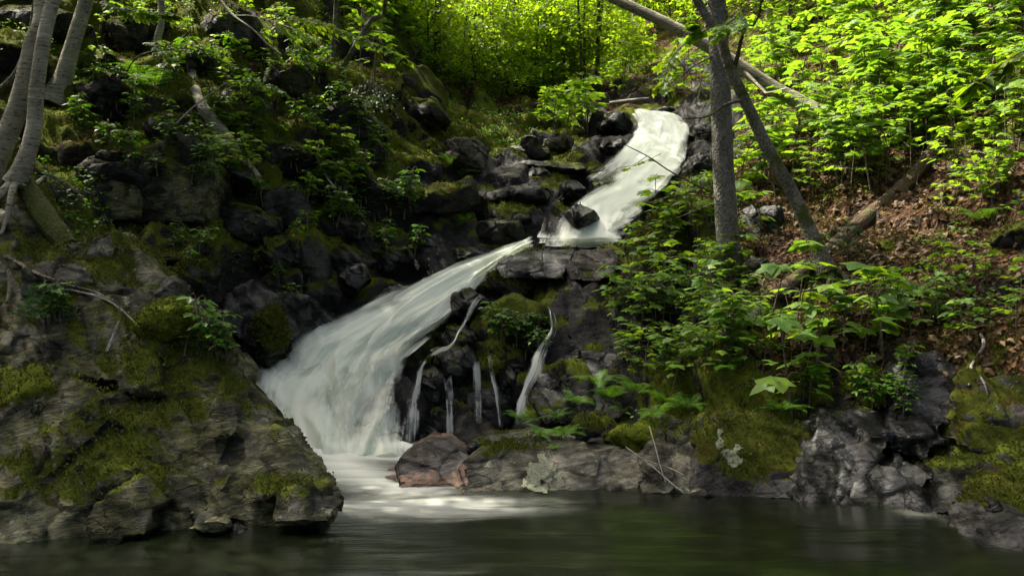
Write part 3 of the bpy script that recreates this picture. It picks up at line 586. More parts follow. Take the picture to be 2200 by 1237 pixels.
def falls(name, lines, layers, cover, label, seed, nu=70, nv=130, gap=.05, rough=.03, mat='fall', step=0., nstep=3.):
    L = np.array([[P(*q) for q in ln] for ln in lines])           # lines x stations x 3
    along = np.array([catmull(l, nv) for l in L])                  # lines x nv x 3
    g = np.array([catmull(along[:, k], nu) for k in range(nv)])    # nv x nu x 3
    g = g.transpose(1, 0, 2)                                       # nu x nv
    du = np.gradient(g, axis=0); dv = np.gradient(g, axis=1); nn = np.cross(dv, du); nn /= np.linalg.norm(nn, axis=2)[..., None]+1e-9
    if nn[..., 1].mean() > 0: nn = -nn
    width = np.linalg.norm(g[-1]-g[0], axis=1).mean(); leng = np.linalg.norm(np.diff(g[nu//2], axis=0), axis=1).sum()
    U, V = np.meshgrid(np.linspace(0, 1, nu), np.linspace(0, 1, nv), indexing='ij')
    ph = V*nstep+fbm(np.stack((U.ravel()*3.2, V.ravel()*.8, U.ravel()*0), 1), seed+9, 3).reshape(U.shape)*.9
    fr = ph-np.floor(ph); lip = np.where(fr < .72, fr/.72, 1-(fr-.72)/.28)       # water gathers, then drops over a ledge
    mb_v, mb_f, mb_uv, cv, ly = [], [], [], [], []; fc = grid_faces(nu, nv)
    for k in range(layers):
        q = np.stack((U.ravel()*width*3.2, V.ravel()*leng*.8, np.full(U.size, k*3.7)), 1)
        bump = (fbm(q, seed+k, 4)*rough*2.2).reshape(U.shape)
        v = g+nn*(k*gap+bump+.015+step*(lip-.4))[..., None]
        mb_v.append(v.reshape(-1, 3)); mb_f.append(fc+k*U.size)
        mb_uv.append(np.stack((U.ravel()*width+k*3.3, V.ravel()*leng), 1))
        cv.append((cover(U, V, k)*(1-min(1, step*6)*.42*sstep(.30, .02, fr)*(fr < .3))).ravel()); ly.append(np.full(U.size, float(k)))
    f = np.concatenate(mb_f)
    o = obj(name, mesh_np(name, np.concatenate(mb_v), f, np.full(len(f), 4), (MAT[mat],), True, np.concatenate(mb_uv), {'cover': np.concatenate(cv), 'layer': np.concatenate(ly)}))
    return tag(o, label, None, None, 'structure')
def nz2(U, V, a, b, k, s): return fbm(np.stack((U.ravel()*a, V.ravel()*b, np.full(U.size, k*5.+s)), 1), 60+s+k, 4).reshape(U.shape)
def cover_lower(U, V, k):
    n = nz2(U, V, 5, 3, k, 0); e = nz2(U, V, 3, 9, k, 3)
    c = .66+.30*np.exp(-((U-.04)/.36)**2)+.12*sstep(.14, .0, V)
    c -= .17*sstep(.38, .9, U)*sstep(.10, .35, V)
    c += .30*sstep(.86, 1., V)+n*.26
    c -= .22*np.exp(-(((U-.45)/.13)**2+((V-.66)/.07)**2))+.12*np.exp(-(((U-.72)/.10)**2+((V-.78)/.10)**2))
    c *= sstep(0, .32+.04*k, U+.05+e*.14)*sstep(0, .20, 1.03-U+e*.14)*sstep(0, .06, V+.02)
    return np.clip(c, 0, 1)
falls('waterfall', [ln+[(ln[-1][0], ln[-1][1]+30, ln[-1][2]-.12)] for ln in LOWER], 4, cover_lower, 'lower waterfall, a silky white fan spreading down over dark ledges into the pool', 200, 90, 160, step=.08, nstep=3.2)
def cover_upper(U, V, k):
    n = nz2(U, V, 4, 3, k, 20); e = nz2(U, V, 3, 10, k, 23)
    c = .44+.46*sstep(.16, .60, U+.45*sstep(.50, .18, V))+n*.18
    c -= .20*sstep(.50, .72, V)*sstep(.48, .15, U)
    c -= .30*np.exp(-((V-.60+.12*U)/.035)**2)*sstep(.62, .3, U)
    c -= .22*np.exp(-(((U-.30)/.16)**2+((V-.52)/.10)**2))
    c -= .40*np.exp(-(((U-.24)/.13)**2+((V-.72)/.09)**2))
    c += .25*sstep(.93, 1, V)
    c *= sstep(0, .20-.11*sstep(.55, .7, V), U+.03+e*.14)*sstep(0, .34, 1.05-U+e*.22)*sstep(0, .05, V+.01+e*.02)
    return np.clip(c, 0, 1)
falls('waterfall', UPPER, 4, cover_upper, 'upper waterfall, a bright white sheet of water pouring down a rock chute', 230, 80, 150, gap=.05, rough=.007, step=.012, nstep=3.5)

def trickle(path, w0, w1, label, seed, layers=2, cov=.75):
    a = np.array([P(*q) for q in path]); n = len(a); ws = np.interp(np.linspace(0, 1, n), np.linspace(0, 1, len(w0)), w0) if w1 is None else np.linspace(w0, w1, n)
    L = [[(q[0]-s*ws[i]/2, q[1], q[2]-.05) for i, q in enumerate(path)] for s in (1, 0, -1)]
    L = [[(q[0], q[1], q[2]-(.012 if s == 1 else 0)) for q in ln] for s, ln in enumerate(L)]
    def cover(U, V, k): e = nz2(U, V, 1.5, 7, k, seed); return np.clip(cov+.95*nz2(U, V, 7, 1.6, k, seed+3)+.25*nz2(U, V, 3, 9, k, seed+6), 0, 1)*sstep(0, .45, U+.04+e*.3)*sstep(0, .45, 1.04-U+e*.3)*sstep(0, .16, V-.005)*sstep(-.02, .14, 1-V)
    return falls('trickle', L, layers, cover, label, seed, nu=14, nv=60, gap=.02, rough=.01, mat='trickle')
trickle([(1172, 650, 9.9), (1186, 675, 9.5), (1190, 708, 9.4), (1174, 738, 9.3), (1160, 770, 9.05), (1150, 805, 8.9), (1130, 842, 8.75), (1120, 880, 8.6), (1116, 935, 8.45)], (7, 8, 9, 20, 44, 46, 18, 34, 40), None, 'narrow side fall running down beside the big mossy boulder and dropping behind the ferns', 301, 2, .60)
trickle([(960, 800, 9.05), (966, 850, 8.95), (968, 905, 8.85), (966, 950, 8.8)], 5, 8, 'thin trickle falling from the round black boulder', 303, 2, .5)
trickle([(1024, 765, 9.0), (1026, 830, 8.92), (1027, 890, 8.9), (1027, 945, 8.85)], 3, 4, 'threadlike trickle right of the round black boulder', 304, 2, .45)
trickle([(1050, 750, 9.15), (1056, 800, 9.1), (1070, 860, 8.9), (1078, 925, 8.85)], 6, 8, 'thin trickle below the plants on the big mossy boulder', 305, 2, .5)
trickle([(1046, 628, 9.75), (1018, 655, 9.6), (1000, 690, 9.45), (985, 715, 9.35), (972, 740, 9.1), (945, 752, 9.05), (915, 770, 9.02)], 5, 8, 'thin white rill winding between the black stones beside the lower fall', 306, 2, .5)
trickle([(918, 765, 9.0), (900, 800, 8.95), (890, 850, 8.8), (884, 910, 8.6), (880, 965, 8.5)], 8, 44, 'ribbon of water at the right edge of the lower fall', 307, 2, .55)

# pool: one sheet, with foam where the falls land
m = M('pool_water')
tc = m.n('TexCoord').outputs['Object']; xy = m.n('SeparateXYZ', {0: tc})
wl = m.n('Mapping', {'Vector': tc, 'Scale': (.55, 3.0, 1), 'Rotation': (0, 0, R(-12))}).outputs[0]
foam = m.attr('foam')
st = m.noise(wl, 1.6, 5, .6, .7)
fm = m.map(m.math('ADD', foam, m.math('MULTIPLY', m.math('SUBTRACT', st, .5), m.math('MULTIPLY', m.math('MINIMUM', m.math('MULTIPLY', foam, 3.), 1.), .75))), .10, 1.25)
wcol = m.mix(m.map(m.noise(tc, .5, 3), .3, .7), (.003, .004, .002), (.006, .009, .003))
bp = m.n('Bump', {'Height': m.math('ADD', m.noise(wl, 2.2, 4, .6, .5), m.math('MULTIPLY', m.noise(wl, 7, 2, .5), .10)), 'Strength': .07, 'Distance': .10})
bs = m.n('BsdfPrincipled', {'Base Color': wcol, 'Roughness': .2, 'IOR': 1.333, 'Normal': bp.outputs[0]})
fo = m.n('BsdfDiffuse', {'Color': (.80, .83, .72)})
MAT['pool'] = m.out(m.n('MixShader', {0: fm, 1: bs.outputs[0], 2: fo.outputs[0]}))
def pool():
    nx, ny = 260, 220
    x = np.linspace(-7, 7, nx); y = np.linspace(0, 9.6, ny); X, Y = np.meshgrid(x, y, indexing='ij'); X = X.ravel(); Y = Y.ravel()
    v = np.stack((X, Y, fbm(np.stack((X*1.2, Y*2.5, X*0), 1), 4, 3)*.012), 1)
    foot = [tuple(P(*ln[-1])[:2]) for ln in LOWER]
    d = dist_poly(X, Y, [(p[0], p[1]-.05) for p in foot])
    n = fbm(np.stack((X*.9, Y*2.2, X*0), 1), 14, 4)
    v[:, 2] += .085*np.exp(-(d/.34)**2)*np.clip(.65+1.1*fbm(np.stack((X*4, Y*4, X*0), 1), 24, 3), 0, 1.3)
    f = np.exp(-(d/.55)**1.4)*1.05
    d2 = dist_poly(X, Y, [(-1.55, 7.8), (-1.2, 7.1), (-.8, 6.7), (-.4, 6.4)])
    f = np.maximum(f, .85*(1-sstep(-.05, .75, d2+n*.22))*(1-.85*sstep(-1.1, .15, X)))
    f = np.maximum(f, .55*(1-sstep(.1, .9, np.hypot((X+.6)*.55, (Y-6.1)*1.3))))
    f = np.maximum(f, .15*(1-sstep(0, 1.3, dist_poly(X, Y, [(-.9, 6), (-.6, 4.8), (-.2, 4)]))))
    d3 = dist_poly(X, Y, [(2.75, 5.9), (3.0, 5.6), (3.12, 5.35)])
    f = np.maximum(f, .24*(1-sstep(-.1, .40, d3+n*.35)))
    z = base_z(X, Y)
    return tag(obj('water', mesh_np('water', v, grid_faces(nx, ny), np.full((nx-1)*(ny-1), 4), (MAT['pool'],), True, None, {'foam': f})), kind='structure')
pool()
# ------------------------------------------------------------------ vegetation materials
def leaf_material(name, cols, trans=.45, tint=(1.5, 1.35, .5), rough=.45):
    m = M(name)
    g = m.n('NewGeometry'); oi = m.n('ObjectInfo')
    r = m.math('ADD', m.math('MULTIPLY', g.outputs['Random Per Island'], .75), m.math('MULTIPLY', oi.outputs['Random'], .25))
    col = m.ramp(r, [(i/(len(cols)-1), c) for i, c in enumerate(cols)])
    tc = m.n('TexCoord').outputs['Object']
    col = m.mix(m.map(m.noise(tc, 30, 2), .3, .7, 0, .25), col, m.mix(1., col, (.6, .65, .6), 'MULTIPLY'))
    bs = m.n('BsdfPrincipled', {'Base Color': col, 'Roughness': rough, 'Specular IOR Level': .22})
    if trans:
        tl = m.n('BsdfTranslucent', {'Color': m.mix(1., col, tint, 'MULTIPLY')})
        bs = m.n('MixShader', {0: trans, 1: bs.outputs[0], 2: tl.outputs[0]})
    return m.out(bs)
MAT['maple'] = leaf_material('fresh_maple_leaf', [(.085, .19, .022), (.14, .26, .03), (.21, .32, .04)], .48, (1.7, 1.55, .5))
MAT['far_leaf'] = leaf_material('sunny_forest_leaf', [(.09, .17, .016), (.16, .26, .024), (.25, .33, .035)], .6, (1.9, 1.8, .45))
MAT['canopy_leaf'] = leaf_material('canopy_leaf', [(.030, .080, .010), (.05, .12, .012)], .35)
MAT['herb'] = leaf_material('herb_leaf', [(.045, .13, .010), (.075, .19, .014), (.12, .25, .018)], .4)
MAT['fern'] = leaf_material('fern_leaf', [(.09, .24, .018), (.15, .33, .022)], .45)
MAT['needle'] = leaf_material('spruce_needle', [(.014, .045, .012), (.028, .075, .018)], .15)
MAT['seedling'] = leaf_material('young_spruce_needle', [(.030, .105, .022), (.055, .16, .03)], .25)
MAT['dead'] = leaf_material('dead_brown_leaf', [(.045, .026, .011), (.10, .062, .026), (.15, .098, .046), (.22, .155, .085)], .12, (1.2, 1, .8), .6)

def bark_material(name, dark, light, bands=False, moss=.3, rough_scale=1.):
    m = M(name)
    uv = m.n('UVMap', uv_map='UVMap').outputs[0]; tc = m.n('TexCoord').outputs['Object']
    sx = m.n('SeparateXYZ', {0: uv})
    vec = m.n('CombineXYZ', {0: m.math('MULTIPLY', sx.outputs[1], .8), 1: m.math('MULTIPLY', sx.outputs[0], 1.)}).outputs[0]
    n1 = m.noise(tc, 5, 5, .6); n2 = m.noise(tc, 60*rough_scale, 4, .7)
    if bands:   # birch: thin horizontal peeling lines and dark lenticels
        bv = m.n('Mapping', {'Vector': tc, 'Scale': (5, 5, 60)}).outputs[0]
        bn = m.noise(bv, 1., 4, .65, .3); ln = m.noise(m.n('Mapping', {'Vector': tc, 'Scale': (9, 9, 34)}).outputs[0], 1.6, 3, .6)
        f = m.math('ADD', m.math('MULTIPLY', n1, .5), m.math('MULTIPLY', bn, .5)); col = m.ramp(f, [(.36, dark), (.60, light)])
        col = m.mix(m.map(ln, .60, .66), col, (.02, .017, .013)); h = m.math('ADD', bn, m.math('MULTIPLY', ln, -.6))
    else:
        vv = m.n('TexVoronoi', {'Vector': m.n('Mapping', {'Vector': tc, 'Scale': (34, 34, 22)}).outputs[0], 'Scale': 1.4*rough_scale}).outputs['Distance']
        f = m.math('ADD', m.math('MULTIPLY', n1, .5), m.math('ADD', m.math('MULTIPLY', n2, .3), m.math('MULTIPLY', vv, .25))); col = m.ramp(f, [(.38, dark), (.66, light)]); h = m.math('ADD', vv, m.math('MULTIPLY', n2, .6))
    lich = m.map(m.noise(tc, 7, 6, .7), .56, .64)
    col = m.mix(m.math('MULTIPLY', lich, .5), col, (.17, .185, .13))
    mf = m.map(m.noise(tc, 3.2, 5, .65), .66-.3*moss, .76-.3*moss)
    col = m.mix(mf, col, (.055, .066, .012))
    bp = m.n('Bump', {'Height': h, 'Strength': .8, 'Distance': .02})
    return m.out(m.n('BsdfPrincipled', {'Base Color': col, 'Roughness': .85, 'Specular IOR Level': .2, 'Normal': bp.outputs[0]}))
MAT['birch'] = bark_material('birch_bark', (.11, .10, .065), (.38, .35, .25), True, .2)
MAT['spruce'] = bark_material('spruce_bark', (.055, .052, .040), (.22, .205, .165), False, .3)
MAT['maplebark'] = bark_material('mossy_maple_bark', (.05, .047, .032), (.19, .175, .125), False, .65)
MAT['twig'] = bark_material('twig_bark', (.07, .055, .038), (.20, .165, .115), False, .1)
MAT['greytwig'] = bark_material('grey_twig_bark', (.16, .145, .115), (.34, .31, .26), False, 0)
MAT['deadwood'] = bark_material('rotten_log_wood', (.035, .024, .014), (.14, .095, .055), False, .35)
MAT['mosswood'] = bark_material('moss_covered_wood', (.03, .025, .012), (.10, .08, .04), False, 1.1)
MAT['darkbark'] = bark_material('dark_tree_bark', (.030, .026, .020), (.10, .088, .066), False, .3)

# ------------------------------------------------------------------ leaf geometry
def fan(outline, z, centre):
    """half outline (right side, base to tip) -> symmetric folded leaf"""
    r = np.array(outline, float); l = r[1:-1][::-1]*(-1, 1)
    o = np.concatenate((r, l)); o = np.concatenate((o, [[0, centre]])); v = np.column_stack((o, z(o[:, 0], o[:, 1])))
    n = len(o)-1; k = np.arange(n)
    return v, np.stack((k, (k+1) % n, np.full(n, n)), 1)
droop = lambda x, y: .10*np.abs(x)-.16*y*y
T_MAPLE = fan([(0, 0), (.27, -.07), (.36, .12), (.62, .40), (.42, .46), (.27, .50), (.19, .72), (0, 1.0)], lambda x, y: -.14*np.abs(x)-.18*y*y+.02, .3)
T_LOBE3 = fan([(0, 0), (.22, .0), (.40, .26), (.44, .56), (.20, .60), (0, 1.0)], lambda x, y: -.10*np.abs(x)-.16*y*y, .35)
T_OVAL = fan([(0, 0), (.23, .28), (.25, .58), (0, 1.0)], lambda x, y: .16*np.abs(x)-.14*y*y, .45)
T_DIA = (np.array([(0, 0, 0), (.3, .45, .03), (0, 1, -.1), (-.3, .45, .03)]), np.array([(0, 1, 2), (0, 2, 3)]))
T_DEAD = fan([(0, 0), (.25, .25), (.30, .6), (0, 1.0)], lambda x, y: .5*np.abs(x)**1.2+.22*np.sin(y*4), .5)
T_NEEDLE = (np.array([(-.05, 0, 0), (.05, 0, 0), (0, 1, 0)]), np.array([(0, 1, 2)]))

def unit(a): return a/(np.linalg.norm(a, axis=1)[:, None]+1e-9)
def leaves_mesh(name, T, pos, tip, up, size, mat):
    tv, tf = T; pos = np.asarray(pos, float); n = len(pos)
    y = unit(np.asarray(tip, float)); z = np.asarray(up, float); z = unit(z-y*(z*y).sum(1)[:, None]); x = np.cross(y, z)
    size = np.broadcast_to(np.asarray(size, float), (n,))
    v = pos[:, None]+size[:, None, None]*(x[:, None]*tv[None, :, :1]+y[:, None]*tv[None, :, 1:2]+z[:, None]*tv[None, :, 2:3])
    f = tf[None]+(np.arange(n)*len(tv))[:, None, None]
    return mesh_np(name, v.reshape(-1, 3), f.reshape(-1, tf.shape[1]), np.full(n*len(tf), tf.shape[1]), (mat,), False)
class Leaves:
    def __init__(s): s.p = []; s.t = []; s.u = []; s.s = []
    def add(s, p, t, u, sz): s.p.append(p); s.t.append(t); s.u.append(u); s.s.append(sz)
    def mesh(s, name, T, mat): return leaves_mesh(name, T, np.array(s.p), np.array(s.t), np.array(s.u), np.array(s.s), mat)

def copy_tree(o, loc, rz=0., sc=1., label=None, group=None, tilt=(0, 0)):
    c = o.copy(); C.objects.link(c); c.location = loc; c.rotation_euler = (tilt[0], tilt[1], rz); c.scale = (sc, sc, sc)
    if label: c['label'] = label
    if group: c['group'] = group
    for ch in o.children:
        k = ch.copy(); C.objects.link(k); k.parent = c
    return c
def proto(name, cat, parts):
    o = empty(name); o['category'] = cat
    for pn, me in parts: obj(pn, me, o)
    return o
class Stock:
    """prototypes of a plant: each one is used itself the first time, copied later"""
    def __init__(s, protos): s.p = protos; s.used = set()
    def put(s, k, loc, rz, sc, label, group, tilt=(0, 0)):
        k %= len(s.p); o = s.p[k]
        if k in s.used: return copy_tree(o, loc, rz, sc, label, group, tilt)
        s.used.add(k); o.location = loc; o.rotation_euler = (tilt[0], tilt[1], rz); o.scale = (sc,)*3; o['label'] = label
        if group: o['group'] = group
        return o
    def clear(s):
        for k, o in enumerate(s.p):
            if k not in s.used:
                for c in list(o.children): bpy.data.objects.remove(c)
                bpy.data.objects.remove(o)

def sapling_parts(seed, h, tiers, leaf, spread, T=None, mat='maple', per=3):
    rg = np.random.default_rng(seed); mb = MB(); lv = Leaves(); T = T or T_MAPLE
    lean = rg.normal(0, .12, 2)*h
    st = [(0, 0, -.05), (lean[0]*.3, lean[1]*.2, h*.5), (lean[0], lean[1], h)]
    mb.tube(st, (.006+.006*h, .003), 5, 8)
    cs = catmull(st, 20)
    for k in range(tiers):
        f = .45+.55*k/max(1, tiers-1); b = cs[min(19, int(f*19))]; a0 = k*math.pi/2+rg.normal(0, .4)
        for a in (a0, a0+math.pi+rg.normal(0, .3)):
            L = spread*rg.uniform(.55, 1.)*(1.15-.45*f); e = b+np.array((math.cos(a)*L, math.sin(a)*L, L*rg.uniform(.0, .35)))
            mb.tube([b, (b+e)/2+(0, 0, .03), e], (.003, .0018), 4, 5)
            for q in range(per):
                t = 1-.42*q/per*2 if q else 1.
                aa = a+(0 if q == 0 else (1 if q % 2 else -1)*rg.uniform(.6, 1.2))
                p = b+(e-b)*max(t, .25); d = np.array((math.cos(aa), math.sin(aa), rg.uniform(-.35, .05)))
                lv.add(p+d*(0, 0, 0), d, (rg.normal(0, .22), rg.normal(0, .22), 1), leaf*rg.uniform(.65, 1.15))
    for q in range(3):
        a = rg.uniform(0, 6.3); d = np.array((math.cos(a), math.sin(a), rg.uniform(-.2, .2)))
        lv.add(cs[-1], d, (rg.normal(0, .2), rg.normal(0, .2), 1), leaf*rg.uniform(.5, .9))
    return [('stem', mb.mesh('stem', MAT['twig'])), ('foliage', lv.mesh('foliage', T, MAT[mat]))]
def fern_parts(seed, n=9, L=.5, mat='fern'):
    rg = np.random.default_rng(seed); mb = MB(); V = []; Fc = []; c = 0
    for k in range(n):
        a = 2*math.pi*k/n+rg.normal(0, .3); l = L*rg.uniform(.7, 1.1); el = rg.uniform(.75, 1.3)
        d = np.array((math.cos(a), math.sin(a), 0)); s = np.array((-d[1], d[0], 0)); t = np.linspace(0, 1, 20)
        rach = d[None]*(l*(np.cos(el)*t+.25*t*t))[:, None]; rach[:, 2] = l*(np.sin(el)*t-.62*t*t)
        mb.tube(rach[::4], (.003, .001), 4, 8)
        for i in range(3, 20):
            w = l*.26*math.sin(min(1, (i-2)/6)*math.pi/2)*(1-(i/20)**1.6)+.01; fw = d*.35+np.array((0, 0, -.15))
            for sg in (-1, 1):
                dr = s*sg+fw; m = 6; base = rach[i]
                for j in range(m):
                    x0 = base+dr*w*j/m; x1 = base+dr*w*(j+1)/m; hw = (rach[min(19, i+1)]-rach[i-1])*.5*.48*(1-j/m*.7)
                    V += [x0, x1, (x0+x1)/2+hw*1.1, (x0+x1)/2-hw*1.1]; Fc += [(c, c+3, c+1, c+2)]; c += 4
    return [('stem', mb.mesh('stem', MAT['twig'])), ('frond', mesh_np('frond', np.array(V), np.array(Fc), np.full(len(Fc), 4), (MAT[mat],), False))]
def seedling_parts(seed, h, mat='seedling', whorls=5):
    rg = np.random.default_rng(seed); mb = MB(); lv = Leaves()
    mb.tube([(0, 0, -.04), (.01, 0, h*.5), (0, .01, h)], (.01, .003), 5)
    def brush(a, b, n):
        ax = (b-a)/np.linalg.norm(b-a)
        for q in range(n):
            p = a+(b-a)*rg.random(); d = rg.normal(size=3); d -= ax*(d@ax); d = d/np.linalg.norm(d)+ax*.7; lv.add(p, d, rg.normal(size=3), .020+.012*rg.random())
    for k in range(whorls):
        z = h*(.18+.75*k/whorls); L = h*.62*(1-k/whorls*.75)
        for j in range(5):
            a = j*1.257+k*.6+rg.normal(0, .15); d = np.array((math.cos(a), math.sin(a), .25)); b0 = np.array((0, 0, z)); e = b0+d*L
            mb.tube([b0, e], (.003, .0015), 4, 3); brush(b0+d*L*.2, e, 60)
            for q in (.4, .6, .8):
                for sg in (-1, 1):
                    dd = np.array((math.cos(a+sg*.8), math.sin(a+sg*.8), .12)); p = b0+d*L*q; brush(p, p+dd*L*.45*(1.2-q), 30)
    brush(np.array((0, 0, h*.8)), np.array((0, 0, h*1.05)), 40)
    return [('stem', mb.mesh('stem', MAT['twig'])), ('foliage', lv.mesh('foliage', T_NEEDLE, MAT[mat]))]

def young_tree_parts(seed, h, spread, nb, nleaf, leaf, T=T_DIA, mat='far_leaf', bark='darkbark', r0=.05, low=.2):
    rg = np.random.default_rng(seed); mb = MB(); P_, T_, U_, S_ = [], [], [], []
    x = rg.normal(0, .10*h, 2); tr = [(0, 0, -.3), (x[0]*.2, x[1]*.2, h*.3), (x[0]*.5, x[1]*.7, h*.65), (x[0], x[1], h)]
    mb.tube(tr, (r0, r0*.8, r0*.55, .01), 7, 20); cs = catmull(tr, 40)
    for k in range(nb):
        f = low+(1-low)*(k+rg.random())/nb; b = cs[min(39, int(f*39))]; a = k*2.4+rg.normal(0, .3)
        L = spread*rg.uniform(.5, 1.)*(1-.55*max(0, (f-.5))*1.6); d = np.array((math.cos(a), math.sin(a), 0))
        e = b+d*L+np.array((0, 0, L*rg.uniform(.05, .45))); br = [b, b+(e-b)*.5+(0, 0, L*.10), e]
        mb.tube(br, (r0*.35*(1.1-f), .004), 4, 6); cc = catmull(br, 12)
        n = int(nleaf/nb*L/spread*1.4); t = rg.beta(2, 1.3, n); p = cc[np.minimum(11, (t*11).astype(int))]
        s = np.array((-d[1], d[0], 0)); off = rg.normal(0, .24*L, n)*(1.15-t*.7)
        p = p+s*off[:, None]+d*(np.abs(off)*.4)[:, None]+np.column_stack((rg.normal(0, .05, n), rg.normal(0, .05, n), rg.normal(0, .05*L+.03, n)-np.abs(off)*.15))
        aa = a+np.sign(off)*.8+rg.normal(0, .6, n)
        P_.append(p); T_.append(np.column_stack((np.cos(aa), np.sin(aa), rg.normal(-.35, .3, n)))); U_.append(np.column_stack((rg.normal(0, .35, n), rg.normal(0, .35, n), np.ones(n)))); S_.append(leaf*rg.uniform(.6, 1.2, n))
    return [('trunk', mb.mesh('trunk', MAT[bark])), ('crown', leaves_mesh('crown', T, np.concatenate(P_), np.concatenate(T_), np.concatenate(U_), np.concatenate(S_), MAT[mat]))]
def crown_cloud(seed, parts, n, leaf, T=T_OVAL, mat='canopy_leaf', clumps=60):
    """leaves gathered in flat clumps through ellipsoids: (centre, radii)"""
    rg = np.random.default_rng(seed); P_ = []
    for c, r in parts:
        d = rg.normal(size=(clumps, 3)); d /= np.linalg.norm(d, axis=1)[:, None]; cc = np.array(c)+d*np.array(r)*(rg.random((clumps, 1))**.4)
        P_.append(cc[rg.integers(0, clumps, n//len(parts))]+rg.normal(size=(n//len(parts), 3))*np.array((.42, .42, .16)))
    p = np.concatenate(P_); k = len(p); a = rg.uniform(0, 6.3, k)
    return leaves_mesh('crown', T, p, np.column_stack((np.cos(a), np.sin(a), rg.normal(-.3, .3, k))), np.column_stack((rg.normal(0, .4, k), rg.normal(0, .4, k), np.ones(k))), leaf*rg.uniform(.7, 1.2, k), MAT[mat])

# ------------------------------------------------------------------ looking for the ground under a sight line
bpy.context.view_layer.update(); DG = bpy.context.evaluated_depsgraph_get()
EYE = Vector((0, 0, H))
def hit(px, py):
    d = Vector(((px-1100)/F, 1, -(py-618.5)/F)).normalized()
    ok, loc, nr, *_ = SC.ray_cast(DG, EYE, d, distance=120)
    return (np.array(loc), np.array(nr)) if ok else (None, None)
def drop(x, y, z=30):
    ok, loc, nr, *_ = SC.ray_cast(DG, Vector((x, y, z)), Vector((0, 0, -1)))
    return np.array(loc) if ok else np.array((x, y, base_z(x, y)[0]))
def poly_points(poly, n, rg):
    q = np.array(poly, float); lo, hi = q.min(0), q.max(0); o = []
    while len(o) < n:
        p = lo+(hi-lo)*rg.random(2); c = False; j = len(q)-1
        for i in range(len(q)):
            if (q[i, 1] > p[1]) != (q[j, 1] > p[1]) and p[0] < (q[j, 0]-q[i, 0])*(p[1]-q[i, 1])/(q[j, 1]-q[i, 1]+1e-9)+q[i, 0]: c = not c
            j = i
        if c: o.append(p)
    return np.array(o)

# crusts of pale lichen on two of the shore rocks
m = M('pale_lichen'); tc = m.n('TexCoord').outputs['Object']
MAT['lichen'] = m.out(m.n('BsdfPrincipled', {'Base Color': m.mix(m.map(m.noise(tc, 45, 5, .7), .35, .65), (.10, .115, .065), (.24, .25, .165)), 'Roughness': .95, 'Normal': m.n('Bump', {'Height': m.noise(tc, 70, 4, .7), 'Strength': .8, 'Distance': .015}).outputs[0]}))
def crust(parent, cx, cy, rx, ry, seed, n=34, thr=.0, name='lichen'):
    gx, gy = np.meshgrid(np.linspace(-1.5, 1.5, n), np.linspace(-1.5, 1.5, n), indexing='ij'); keep = {}; V = []
    nn = fbm(np.stack((gx.ravel()*1.6+seed, gy.ravel()*1.6, gx.ravel()*0), 1), seed, 4).reshape(gx.shape)
    for i in range(n):
        for j in range(n):
            if math.hypot(gx[i, j], gy[i, j])+nn[i, j]*1.3 > 1+thr: continue
            a, nr = hit(cx+gx[i, j]*rx, cy+gy[i, j]*ry)
            if a is not None: keep[i, j] = len(V); V.append(a+nr*.005)
    Fc = [(keep[i, j], keep[i+1, j], keep[i+1, j+1], keep[i, j+1]) for i, j in keep if (i+1, j) in keep and (i, j+1) in keep and (i+1, j+1) in keep]
    Fc = [f for f in Fc if max(abs(V[f[0]][1]-V[k][1]) for k in f) < .08]
    if Fc: obj(name, mesh_np(name, np.array(V)-np.array(parent.location), np.array(Fc), np.full(len(Fc), 4), (MAT[name],)), parent)
m = M('orange_iron_stain'); tc = m.n('TexCoord').outputs['Object']
MAT['rust_stain'] = m.out(m.n('BsdfPrincipled', {'Base Color': m.mix(m.map(m.noise(tc, 18, 5, .7), .35, .65), (.035, .020, .010), (.17, .075, .026)), 'Roughness': .5, 'Normal': m.n('Bump', {'Height': m.noise(tc, 30, 4, .7), 'Strength': .7, 'Distance': .02}).outputs[0]}))
crust(rusty, 905, 1026, 52, 15, 13, 40, .3, 'rust_stain'); crust(ledge, 985, 1030, 16, 22, 15, 30, .1, 'rust_stain')
crust(ledge, 1165, 1018, 34, 30, 3); crust(ledge, 1052, 998, 10, 8, 5); crust(mossy_big, 1570, 975, 30, 26, 7, thr=-.25); crust(mossy_big, 1545, 950, 12, 20, 9, thr=-.1)

# ------------------------------------------------------------------ trees whose trunks stand in view
o8t = []
def big_tree(name, label, path, rad, bark, crown_parts=None, nleaf=0, leaf=.13, sides=14, seed=0, extra=(), limbs=(), T=T_OVAL, cmat='canopy_leaf', rough=.06, cat='tree', clumps=60):
    p = np.array(path, float); base = p[0].copy(); o = empty(name, tuple(base)); tag(o, label, cat)
    mb = MB(); mb.tube(p-base, rad, sides, len(p)*14, rough, seed)
    for lp, lr in limbs: mb.tube(np.array(lp)-base, lr, 7, 14, .05, seed)
    tk = mb.build('trunk', MAT[bark], o); o8t.append(tk)
    for en, ep, er in extra:
        e = MB(); e.tube(np.array(ep)-base, er, 7, 16, .12, seed); e.build(en, MAT[bark], tk)
    if crown_parts:
        cm = crown_cloud(seed+5, [(np.array(c)-base, r) for c, r in crown_parts], nleaf, leaf, T, cmat, clumps); obj('crown', cm, o)
    return o
def up(a, b, n): return [tuple(np.array(a)+(np.array(b)-np.array(a))*k/n) for k in range(1, n+1)]
t1 = [P(-40, 440, 8.0), P(-10, 350, 8.0), P(38, 230, 8.05), P(70, 100, 8.1), P(92, 0, 8.2)]; top1 = (-5.4, 9.4, 9.5)
